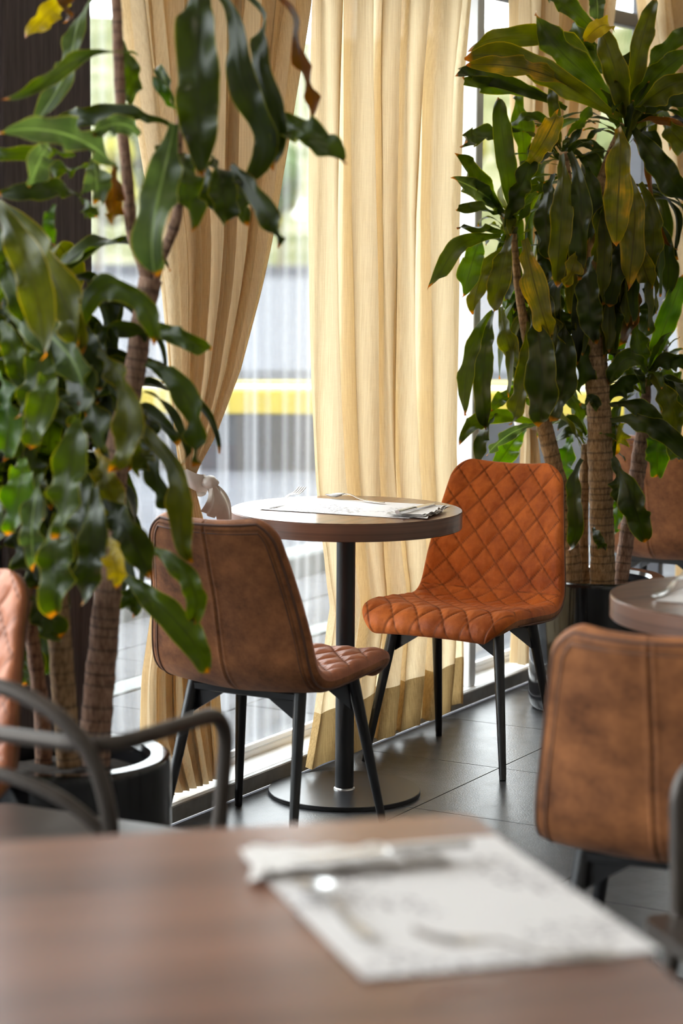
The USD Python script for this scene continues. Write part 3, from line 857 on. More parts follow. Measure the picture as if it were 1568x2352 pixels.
def fork_parts():
    x = np.linspace(0, .205, 40)
    z = .003 + .017 * np.exp(-((x - .125) / .035) ** 2) + .030 * np.clip((x - .13) / .075, 0, 1) ** 1.15
    hw = np.interp(x, [0, .01, .05, .10, .125, .14, .152, .205], [.004, .010, .008, .0045, .0035, .009, .0125, .0125])
    keep = x <= .158
    hd = sweep_flat(np.stack([x, z], 1)[keep], hw[keep], np.full(keep.sum(), .0028))
    tines = []
    xt = np.linspace(.150, .205, 12)
    zt = np.interp(xt, x, z)
    for y in (-.0102, -.0034, .0034, .0102):
        s_ = sweep_flat(np.stack([xt, zt], 1), np.interp(xt, [.15, .2, .205], [.0021, .0016, .0006]), np.full(12, .0022))
        s_.apply_translation((0, y, 0))
        tines.append(s_)
    return hd, tines


def spoon_parts():
    x = np.linspace(0, .145, 36)
    z = .003 + .012 * np.exp(-((x - .125) / .035) ** 2)
    hd = sweep_flat(np.stack([x, z], 1), np.interp(x, [0, .01, .05, .11, .145], [.004, .010, .008, .004, .0035]), np.full(36, .0028))
    xb = np.linspace(.142, .205, 26)
    tb = (xb - .142) / .063
    hw = .0205 * np.sqrt(np.clip(1 - (2 * tb - 1) ** 2, 0, 1)) * (1 - .12 * tb) + .0028 * (1 - tb)
    zb = np.interp(.145, x, z) - .0085 * np.sin(np.pi * tb) ** .8 - .006 * tb
    bw = sweep_flat(np.stack([xb, zb + .003], 1), hw, np.full(26, .0018), cup=.009 * np.sin(np.pi * np.clip(tb, .02, .98)))
    return hd, bw


def knife_parts():
    x = np.linspace(0, .10, 20)
    hd = sweep_flat(np.stack([x, np.full(20, .006)], 1), np.interp(x, [0, .006, .05, .10], [.006, .0095, .0085, .0075]), np.full(20, .009))
    xb = np.linspace(.098, .215, 24)
    bl = sweep_flat(np.stack([xb, np.full(24, .006)], 1), np.interp(xb, [.098, .105, .19, .208, .215], [.006, .0085, .0105, .007, .001]), np.full(24, .0018))
    return hd, bl


FP, SP, KP = fork_parts(), spoon_parts(), knife_parts()


def fork(label, p, rot):
    t = Thing('fork', label, 'fork', p, rot)
    t.part('handle', FP[0], m_steel)
    for ti_ in FP[1]:
        t.part('tine', ti_, m_steel)


def spoon(label, p, rot):
    t = Thing('spoon', label, 'spoon', p, rot)
    t.part('handle', SP[0], m_steel)
    t.part('bowl', SP[1], m_steel, smooth=True)


def knife(label, p, rot):
    t = Thing('table_knife', label, 'knife', p, rot)
    t.part('handle', KP[0], m_steel)
    t.part('blade', KP[1], m_steel)


def napkin(label, p, rot, l=.20, w=.10, seed=0):
    """A paper napkin folded in layers, its corner edges waving."""
    t = Thing('paper_napkin', label, 'napkin', p, rot)
    for k in range(3):
        X, Y = np.meshgrid(np.linspace(0, 1, 26), np.linspace(-1, 1, 16), indexing='ij')
        hw = w / 2 * (1 - .10 * k) * (1 - .55 * X)
        x = X * l * (1 - .05 * k) + .01 * np.abs(Y) * (k - 1)
        z = .0015 + .003 * k + .004 * X * np.sin(X * 9 + Y * 4 + seed + k) ** 2 + .004 * (np.abs(Y) > .9) * np.sin(X * 14 + k) ** 2
        top = np.stack([x, Y * hw + .004 * np.sin(X * 8 + k), z], -1)
        v1, f1 = grid(top)
        v2, f2 = grid(top - (0, 0, .0004))
        t.part('fold', (np.vstack([v1, v2]), np.vstack([f1, f2[:, ::-1] + len(v1)])), m_napkin, smooth=True)


def px_dir(u0, v0, u1, v1, z):
    a, b = on(u0, v0, z), on(u1, v1, z)
    return a, math.degrees(math.atan2(b[1] - a[1], b[0] - a[0]))


# on the round table by the curtain
c4 = [on(u, v, .7515)[:2] for u, v in ((592, 1171), (932, 1192), (1030, 1161), (714, 1143))]
mc = np.mean(c4, axis=0)
md = (np.array(c4[1]) - c4[0]) + (np.array(c4[2]) - c4[3])
mrot = math.degrees(math.atan2(md[1], md[0]))
mat_sheet('white printed paper placemat on the round table by the curtain', mc, mrot, .415, .295, seed=1)
p, r = px_dir(617, 1166, 694, 1147, .754); p[2] = .7545
fork('steel fork with raised tines on the placemat of the round curtain-side table', p, r)
p, r = px_dir(882, 1157, 755, 1143, .754); p[2] = .7545
spoon('steel spoon lying along the far edge of the curtain-side placemat', p, r)
p, r = px_dir(935, 1187, 1030, 1170, .754)
napkin('white folded paper napkin under the knife on the curtain-side table', (p[0], p[1], .7535), r + 8, .20, .12, 1)
p, r = px_dir(912, 1185, 998, 1164, .758); p[2] = .762
knife('steel table knife resting on the napkin of the curtain-side table', p, r)

# on the long table in front
c4 = [on(u, v, .7515)[:2] for u, v in ((566, 1970), (1122, 1914), (1515, 2183), (842, 2256))]
mc = np.mean(c4, axis=0)
md = (np.array(c4[3]) - c4[0]) + (np.array(c4[2]) - c4[1])
mrot = math.degrees(math.atan2(md[1], md[0]))
mat_sheet('blurred white printed placemat on the rectangular front table', mc, mrot, .45, .312, seed=2)
p, r = px_dir(580, 1988, 985, 1972, .754)
napkin('blurred white folded napkin on the rectangular front table', (p[0], p[1], .7535), r - 3, .225, .13, 2)
p, r = px_dir(1080, 1958, 700, 1990, .760); p[2] = .764
knife('blurred steel knife lying on the napkin of the front table', p, r)
p, r = px_dir(850, 2160, 705, 2040, .756); p[2] = .7545
spoon('blurred steel spoon along the edge of the front placemat', p, r)
p, r = px_dir(1420, 2194, 1010, 2205, .756); p[2] = .7545
fork('blurred steel fork across the near end of the front placemat', p, r)

# on the corner table
p0 = on(1456, 1372, .7515)
mat_sheet('white placemat on the corner table cut off by the frame', (rt2c[0] + .03, rt2c[1] - .03), -28, .415, .295, seed=3)
p, r = px_dir(1502, 1371, 1566, 1347, .756); p[2] = .7545
fork('blurred steel fork on the corner table cut off by the frame', p, r)

# ================================================================== METAL ARMCHAIRS
def armchair(label, loc, rot):
    t = Thing('armchair', label, 'armchair', loc, rot)
    th = np.linspace(0, 1, 50)
    R = .0125
    # arm rail: one bent tube, from the front of one arm round the back to the other
    arm = rounded_path([(-.236, .10, .45), (-.255, .10, .685), (-.25, -.05, .685), (-.235, -.23, .685), (.235, -.23, .685), (.25, -.05, .685), (.255, .10, .685), (.236, .10, .45)], .08, 12)
    t.part('arm_rail', tube(arm, R * 1.05, 14), m_arm)
    hoop = smooth_path([(-.225, -.20, .44), (-.235, -.225, .58), (-.20, -.25, .70), (-.11, -.262, .758), (0, -.266, .772), (.11, -.262, .758), (.20, -.25, .70), (.235, -.225, .58), (.225, -.20, .44)], 60)
    t.part('back_hoop', tube(hoop, R * 1.05, 14), m_arm)
    low = smooth_path([(-.232, -.215, .53), (-.16, -.243, .600), (0, -.258, .632), (.16, -.243, .600), (.232, -.215, .53)], 40)
    t.part('back_rail', tube(low, R * .9, 12), m_arm)
    import shapely
    seat = shapely.box(-.215, -.20, .215, .13).buffer(.03, quad_segs=8)
    st = trimesh.creation.extrude_polygon(seat, .022)
    st.apply_translation((0, 0, .432))
    t.part('seat', st, m_arm)
    for sx in (-1, 1):
        for a, b in (((.235, .10, .46), (.245, .16, 0)), ((.225, -.20, .44), (.245, -.27, 0))):
            t.part('leg', tube([np.array(a) * (sx, 1, 1), np.array(b) * (sx, 1, 1)], [R, R * .9], 12), m_arm)
    t.part('stretcher', cat([tube([(-.235, -.01, .22), (.235, -.01, .22)], R * .6, 8), tube([(-.24, .13, .22), (-.235, -.235, .22)], R * .6, 8), tube([(.24, .13, .22), (.235, -.235, .22)], R * .6, 8)]), m_arm)
    return t


ac = armchair('dark bent-tube metal armchair beside the black pot of the leafy cane plant', (-.456, 3.67, 0), WALL_ROT + 2)
copy_of(ac, 'armchair', (.670, 3.085, 0), math.degrees(math.atan2(-.28, -.96)) - 90, 'dark bent-tube metal armchair mostly outside the frame, beside the front table', 'armchair')

# ================================================================== CANE PLANTS
def leaf_mesh(P, w, nrm, wave=0.12, fold=0.25, seed=0, nl=26, shape=0):
    """A strap leaf along the points P, w metres wide at its widest, its upper face along nrm."""
    r = np.random.default_rng(seed)
    d = np.r_[0, np.cumsum(np.linalg.norm(np.diff(P, axis=0), axis=1))]
    cs = CubicSpline(d / d[-1], P, axis=0) if len(P) > 2 else (lambda t, k=0: P[0] + np.outer(np.atleast_1d(t), P[1] - P[0]) if k == 0 else np.tile(P[1] - P[0], (len(np.atleast_1d(t)), 1)))
    t = np.linspace(0, 1, nl)
    C, D = cs(t), cs(t, 1)
    D = D / (np.linalg.norm(D, axis=1, keepdims=True) + 1e-9)
    prof = np.interp(t, [0, .10, .25, .45, .65, .82, .93, .98, 1], [.26, .34, .68, .96, 1.0, .82, .45, .2, .02])
    across = np.array([-1, -.72, -.40, -.12, 0, .12, .40, .72, 1])
    nc = len(across)
    k1, k2 = r.uniform(1.6, 3.6, 2)
    p1, p2 = r.uniform(0, 6.28, 2)
    tw, tp = r.uniform(-.55, .55), r.uniform(.3, .8)
    jag = np.interp(t, np.linspace(0, 1, 14), r.uniform(.84, 1.08, 14)), np.interp(t, np.linspace(0, 1, 14), r.uniform(.84, 1.08, 14))
    V = np.zeros((nl, nc, 3))
    for i in range(nl):
        n = nrm - D[i] * np.dot(nrm, D[i])
        n /= np.linalg.norm(n) + 1e-9
        b = np.cross(D[i], n)
        a_ = tw * math.tanh((t[i] - tp) * 4)
        n, b = n * math.cos(a_) + b * math.sin(a_), b * math.cos(a_) - n * math.sin(a_)
        hw = w / 2 * prof[i]
        for j, a in enumerate(across):
            L_ = a < 0
            ph = (k1 if L_ else k2) * 2 * math.pi * (t[i] + .05 * math.sin(9 * t[i] + p2)) + (p1 if L_ else p2)
            wv = wave * w * abs(a) ** 1.5 * (math.sin(ph) + .22 * math.sin(2.3 * ph + 1)) * min(1, 4 * t[i])
            pleat = .05 * w * math.cos(a * 9.5) * (1 - abs(a)) * prof[i]
            V[i, j] = C[i] + b * hw * a * (jag[0][i] if L_ else jag[1][i]) + n * (fold * hw * abs(a) ** .8 + wv + pleat)
    v, f = grid(V)
    uv = np.stack([np.repeat(t, nc), np.tile((across + 1) / 2, nl)], 1)
    return (v, f), uv


class Plant:
    def __init__(s, label, cat_, xy, y0):
        s.t = Thing('potted_cane_plant', label, cat_, (xy[0], xy[1], 0))
        s.y0 = y0
        s.k = 0

    def leaf(s, pts, wpx, mat, yb=0.0, yt=0.0, roll=None, wave=.25, fold=.30):
        """pts: where the leaf's midrib runs, from base to tip; yb, yt its base's and tip's distance from the pot's axis."""
        s.k += 1
        r = np.random.default_rng(1000 + s.k)
        n = len(pts)
        hump = -.05 * np.sin(np.linspace(0, math.pi, n))
        ys = s.y0 + np.linspace(yb, yt, n) + hump
        ys = np.array([min(y, (3.0495 - .075) / max(.4908 - .8713 * (u - 784) / FPX, .2)) for (u, v), y in zip(pts, ys)])     # in front of the curtains
        P = np.array([at(u, v, y) for (u, v), y in zip(pts, ys)])
        wm = wpx * ys.mean() / FPX
        roll = r.uniform(-.75, .75) if roll is None else roll
        tan = P[-1] - P[0]
        tan /= np.linalg.norm(tan)
        toc = CAM - P.mean(0)
        toc /= np.linalg.norm(toc)
        toc -= tan * np.dot(toc, tan)
        toc /= np.linalg.norm(toc)
        nrm = toc * math.cos(roll) + np.cross(tan, toc) * math.sin(roll)
        me, uv = leaf_mesh(P, wm / max(.7, math.cos(roll)), nrm, wave, fold, s.k)
        s.t.part('leaf', me, LEAF[mat], smooth=True, uv=uv, world=True)

    def cane(s, pts, wpx, dy=(0, 0), mat=None, rings=True, name='cane'):
        n = len(pts)
        ys = s.y0 + np.linspace(dy[0], dy[1], n)
        P = np.array([at(u, v, y) for (u, v), y in zip(pts, ys)])
        r = np.array(wpx) * ys / FPX / 2
        s.cane3(P, r, mat, name)

    def cane3(s, P, r, mat=None, name='cane'):
        d = np.r_[0, np.cumsum(np.linalg.norm(np.diff(P, axis=0), axis=1))]
        nn = max(12, int(d[-1] / .0045))
        tt = np.linspace(0, d[-1], nn)
        Q = CubicSpline(d, P, axis=0)(tt) if len(P) > 2 else P[0] + np.outer(tt / d[-1], P[1] - P[0])
        rr = np.interp(tt, d, r)
        ph = tt / .026 + .35 * np.sin(tt * 23) + .2 * np.sin(tt * 61 + 1)
        saw = ph % 1
        ring = 1 + .05 * saw - .03
        m_ = tube(Q, rr * ring, 20)
        p = m_.vertices
        c = np.repeat(Q, 20, axis=0)
        k = len(c)
        f = 1 + .14 * (meshkit.noise(p[:k] * (60, 60, 32), 4) - .5)
        m_.vertices[:k] = c + (p[:k] - c) * f[:, None]
        g = np.exp(-((np.minimum(saw, 1 - saw)) / .09) ** 2)
        uv = np.zeros((len(m_.vertices), 2))
        uv[:k, 0] = np.repeat(g, 20)
        s.t.part(name, m_, mat or m_bark, smooth=True, uv=uv, world=True)

    def rosette(s, c, count, length, wid, mats, droop=(.2, 1.2), seed=0, az=(0, 6.283), up=(.1, 1.0)):
        r = np.random.default_rng(seed)
        c = np.array(c)
        for k in range(count):
            a = r.uniform(*az)
            L = length * r.uniform(.7, 1.15)
            el = r.uniform(*up)
            out = np.array([math.cos(a), math.sin(a), 0])
            p, P, ang = c + out * .01 + np.array([0, 0, r.uniform(-.06, .04)]), [], el
            dr = r.uniform(*droop)
            for i in range(6):
                P.append(p.copy())
                p = p + (out * math.cos(ang) + np.array([0, 0, 1]) * math.sin(ang)) * L / 5
                ang = max(ang - dr * (.5 + .25 * i), -1.5)
            P = np.array(P)
            nn = (P[:, :2] - P0) @ N
            P[:, :2] += N * np.clip(.06 - nn, 0, None)[:, None]
            tan = P[-1] - P[0]
            nrm = np.cross(np.cross(tan, np.array([0, 0, 1.0]) + out * .3), tan)
            nrm = nrm / (np.linalg.norm(nrm) + 1e-9) + out * .4
            s.k += 1
            me, uv = leaf_mesh(P, wid * r.uniform(.8, 1.15), nrm, .10, .22, 5000 + s.k)
            s.t.part('leaf', me, LEAF[mats[int(r.integers(len(mats)))]], smooth=True, uv=uv, world=True)


def pot(plant, r=.208, h=.415):
    t = plant.t
    t.part('pot', lathe([(0, 0), (r - .03, 0), (r - .012, .004), (r - .004, .015), (r, .04), (r, h - .014), (r - .003, h - .004), (r - .010, h), (r - .040, h - .002), (r - .048, h - .012), (r - .05, h - .05), (r - .05, .05), (0, .05)], 96), m_pot, label='glossy black cylindrical pot')
    sv = lathe([(0, h - .036), (.06, h - .030), (.12, h - .035), (r - .052, h - .045), (r - .052, h - .07), (0, h - .07)], 48)
    sv.vertices += (meshkit.noise(sv.vertices * 60, 2)[:, None] - .5) * (0, 0, .012)
    t.part('soil', sv, m_soil, smooth=True)


PL_Y, PR_Y = 4.52, 6.98
cl = on(156, 1730, .415)[:2]
cr = on(1372, 1320, .415)[:2]

# the plant before the pillar
A = Plant('big blurred cane plant with drooping glossy leaves before the dark pillar', 'potted plant', cl, cl[1])
pot(A)
A.cane([(215, 1760), (222, 1650), (243, 1420), (258, 1200), (268, 1050), (300, 900), (322, 770), (346, 640)], [76, 74, 66, 60, 60, 52, 50, 54], (0.0, .05), m_bark_grey)
A.cane([(340, 660), (322, 590), (305, 540), (295, 440), (283, 320), (272, 130), (266, 0), (262, -60)], [30, 30, 28, 27, 26, 25, 24, 24], (.05, .0), m_bark_grey)
A.cane([(355, 650), (385, 560), (402, 515), (412, 440), (410, 330), (432, 150), (450, -40)], [24, 24, 26, 18, 18, 18, 18], (.05, -.05), m_bark_grey)
A.cane([(160, 1760), (147, 1600), (134, 1420), (128, 1330)], [60, 58, 54, 50], (-.05, -.05))
A.cane([(100, 1760), (92, 1600), (72, 1450), (60, 1330)], [40, 38, 34, 28], (.05, .0), m_bark_grey)
LA = [  # midrib pixels | width | leaf tone | base, tip distance
    ([(452, -70), (456, 60), (455, 230), (468, 408)], 104, 'd', -.10, -.22, .1), ([(496, -20), (545, 90), (558, 190), (598, 280), (562, 422)], 66, 'd', -.05, -.1, .3), ([(556, -20), (606, 90), (596, 150), (640, 290), (620, 385)], 48, 'd', 0, -.1, .5),
    ([(622, -20), (682, 70), (692, 130), (712, 190), (706, 302)], 28, 'r', 0, .02, .8), ([(628, 290), (690, 300), (745, 335), (792, 378)], 66, 'g', -.05, -.15, -.3), ([(398, 285), (375, 400), (355, 510), (356, 637)], 88, 'p', -.2, -.3, .3),
    ([(418, 350), (430, 430), (440, 532)], 58, 'g', 0, -.1, None), ([(485, 360), (512, 440), (520, 517)], 64, 'd', 0, -.05, None), ([(530, 380), (590, 450), (625, 510), (643, 568)], 46, 'd', -.1, -.15, .5), ([(535, 400), (556, 460), (560, 516)], 48, 'd', .05, 0, None),
    ([(322, 130), (270, 120), (170, 145), (80, 205), (2, 228)], 34, 'g', 0, -.2, .5), ([(222, -10), (170, 100), (152, 170), (112, 240), (78, 292)], 40, 'p', .1, 0, .7), ([(268, 390), (205, 335), (110, 300), (-5, 305)], 74, 'p', -.1, -.3, .2), ([(390, 285), (320, 262), (230, 262), (140, 272)], 50, 'd', 0, .1, -.3),
    ([(320, 310), (260, 285), (212, 305)], 46, 'p', -.15, -.2, None), ([(112, 335), (85, 380), (68, 432)], 56, 'p', -.1, -.15, None), ([(192, 470), (130, 435), (60, 440), (-5, 448)], 44, 'd', 0, -.1, .4), ([(215, 365), (222, 420), (226, 462)], 64, 'p', 0, 0, None), ([(262, 380), (262, 450), (258, 512)], 40, 'r', .02, .05, None),
    ([(126, 470), (112, 515), (124, 562)], 30, 'b', -.1, -.1, None), ([(160, 0), (110, 30), (58, 88)], 50, 'Y', .05, -.02, None), ([(135, -30), (150, 10), (152, 52)], 34, 'r', .05, 0, None), ([(276, 90), (300, 170), (296, 242)], 44, 'g', .1, .12, None), ([(400, 250), (385, 200), (358, 152)], 26, 'p', .1, .15, None), ([(410, 260), (380, 220), (352, 172)], 24, 'b', .1, .1, None),
    ([(170, 360), (100, 350), (20, 352), (-20, 340)], 36, 'g', .05, .0, None), ([(230, 380), (150, 385), (90, 372)], 34, 'g', .1, .1, None), ([(190, 455), (205, 480), (222, 495)], 30, 'g', 0, 0, None), ([(395, 300), (380, 350), (372, 420)], 40, 'd', .0, .0, None),
    ([(610, 250), (620, 310), (622, 385)], 44, 'd', .05, .05, None), ([(470, 380), (490, 450), (520, 500)], 60, 'd', .1, .1, None),
    # the great heap on the left
    ([(-10, 470), (50, 570), (85, 680), (104, 820)], 84, 'o', -.25, -.35, .2), ([(-5, 470), (70, 550), (130, 650), (185, 790)], 92, 'o', -.1, -.2, .4), ([(115, 590), (150, 680), (165, 740), (192, 810)], 78, 'o', -.1, -.2, .3), ([(190, 800), (205, 690), (262, 655), (318, 690), (350, 740), (352, 792)], 56, 'g', -.1, -.2, .5),
    ([(350, 750), (400, 770), (440, 785), (487, 806)], 48, 'g', 0, -.05, .1), ([(215, 772), (262, 748), (310, 758), (350, 770)], 30, 'd', .05, .05, .8), ([(-10, 590), (40, 660), (70, 760)], 70, 'g', .0, -.1, None), ([(-10, 640), (40, 720), (110, 760)], 56, 'd', .1, 0, None), ([(20, 700), (100, 760), (180, 850), (190, 930)], 90, 'p', -.05, -.2, .4),
    ([(335, 835), (395, 870), (440, 930), (452, 1000), (447, 1072)], 58, 'g', .02, -.05, .3), ([(225, 810), (285, 890), (300, 980), (255, 1082)], 70, 'o', -.15, -.22, .3), ([(330, 900), (395, 950), (424, 1010), (418, 1068)], 20, 'd', .05, .05, None), ([(318, 950), (375, 1040), (412, 1100), (416, 1180), (440, 1293)], 62, 'o', -.05, -.12, .2),
    ([(300, 1005), (345, 1050), (365, 1110), (388, 1172)], 44, 'd', .0, -.02, .6), ([(315, 1010), (325, 1045), (318, 1082)], 44, 'o', -.1, -.1, None), ([(178, 960), (165, 1040), (155, 1130), (135, 1236)], 80, 'g', -.28, -.36, .2), ([(118, 845), (100, 920), (68, 1032)], 70, 'g', -.25, -.3, .3), ([(50, 1055), (45, 1130), (22, 1228)], 74, 'b', -.2, -.25, .2), ([(95, 1090), (75, 1200), (78, 1302)], 56, 'p', -.25, -.28, .3),
    ([(135, 1180), (130, 1290), (128, 1412)], 92, 'g', -.3, -.36, .2), ([(218, 1120), (215, 1250), (188, 1388)], 70, 'd', -.25, -.3, .3), ([(250, 1235), (266, 1290), (270, 1348)], 52, 'Y', -.3, -.32, .2), ([(235, 1150), (290, 1220), (345, 1322)], 84, 'd', -.2, -.26, .3), ([(338, 1262), (390, 1285), (440, 1340), (450, 1385), (444, 1424)], 54, 'g', -.1, -.1, .2), ([(285, 1325), (350, 1375), (425, 1450), (478, 1543)], 72, 'g', -.05, -.08, .1),
    ([(296, 1325), (305, 1365), (300, 1408)], 52, 'g', 0, 0, .2), ([(78, 1370), (100, 1420), (134, 1462)], 60, 'd', -.1, -.12, None), ([(222, 1030), (250, 1120), (270, 1205)], 66, 'y', -.1, -.12, .3), ([(150, 830), (190, 900), (175, 985)], 70, 'd', -.1, -.2, None), ([(60, 780), (90, 850), (40, 960)], 66, 'g', -.1, -.2, None), ([(0, 740), (40, 830), (60, 930)], 60, 'g', -.05, -.1, None),
    ([(0, 850), (20, 950), (10, 1060)], 64, 'b', -.1, -.1, None), ([(90, 990), (70, 1080), (90, 1190)], 70, 'd', -.1, -.1, None), ([(175, 1050), (190, 1160), (180, 1290)], 60, 'd', -.15, -.2, None), ([(140, 720), (200, 800), (230, 900)], 64, 'd', .0, -.1, None), ([(185, 900), (225, 980), (235, 1070)], 66, 'd', -.05, -.1, None),
    ([(0, 960), (50, 1020), (60, 1120)], 60, 'g', 0, 0, None), ([(10, 1200), (60, 1270), (90, 1350)], 60, 'd', 0, 0, None), ([(330, 940), (345, 990), (335, 1040)], 40, 'd', .05, .05, None), ([(250, 880), (300, 960), (350, 1000)], 44, 'd', .05, .05, None), ([(70, 1300), (110, 1340), (150, 1400)], 56, 'd', .05, .05, None),
    ([(200, 1180), (170, 1260), (120, 1330)], 66, 'd', 0, 0, None), ([(30, 1100), (-5, 1180), (-10, 1260)], 60, 'd', 0, 0, None), ([(240, 760), (215, 840), (220, 930)], 56, 'd', 0, 0, None), ([(-10, 520), (10, 620), (0, 700)], 60, 'g', 0, 0, None), ([(70, 850), (140, 930), (150, 1000)], 60, 'd', 0, 0, None),
    ([(70, 1440), (75, 1510), (60, 1570)], 60, 'g', .15, .15, None), ([(90, 1420), (110, 1500), (130, 1560)], 44, 'g', .15, .2, None), ([(25, 1420), (60, 1470), (50, 1540)], 50, 'd', .15, .15, None)]
for pts, wpx, mt, yb, yt, rl in LA:
    A.leaf(pts, wpx, mt, yb, yt, rl)
c0 = at(70, 690, cl[1] + .05)
A.rosette(c0, 26, .36, .066, 'dgdod', seed=1, az=(.3, 3.5))
A.rosette(at(130, 880, cl[1] + .05), 30, .36, .066, 'dgdg', seed=2, up=(-.3, .8), az=(.2, 3.3))
A.rosette(at(120, 1060, cl[1] + .1), 26, .34, .064, 'ddg', seed=3, up=(-.5, .6), az=(.1, 3.3))

# the tall plant by the quilted chair
B = Plant('tall cane plant with arching leaves behind the quilted chair', 'potted plant', cr, cr[1])
pot(B)
B.cane([(1383, 1345), (1382, 1200), (1378, 1050), (1371, 880), (1362, 740), (1366, 600), (1374, 450), (1400, 360), (1432, 285)], [60, 56, 58, 55, 54, 40, 26, 22, 20], (-.06, -.05))
B.cane([(1315, 1345), (1300, 1200), (1275, 1080), (1250, 980), (1215, 800), (1196, 700), (1184, 600), (1178, 535)], [46, 46, 40, 38, 26, 20, 18, 16], (-.05, -.1))
B.cane([(1342, 1345), (1336, 1230), (1340, 1120), (1345, 1020)], [30, 30, 26, 20], (.0, .0))
B.cane([(1424, 1345), (1440, 1230), (1458, 1120), (1474, 1010), (1482, 930), (1484, 870)], [34, 36, 38, 38, 24, 20], (.02, .05), m_bark_grey)
B.cane([(1368, 700), (1330, 560), (1305, 430), (1294, 350)], [30, 24, 22, 20], (-.03, -.08))
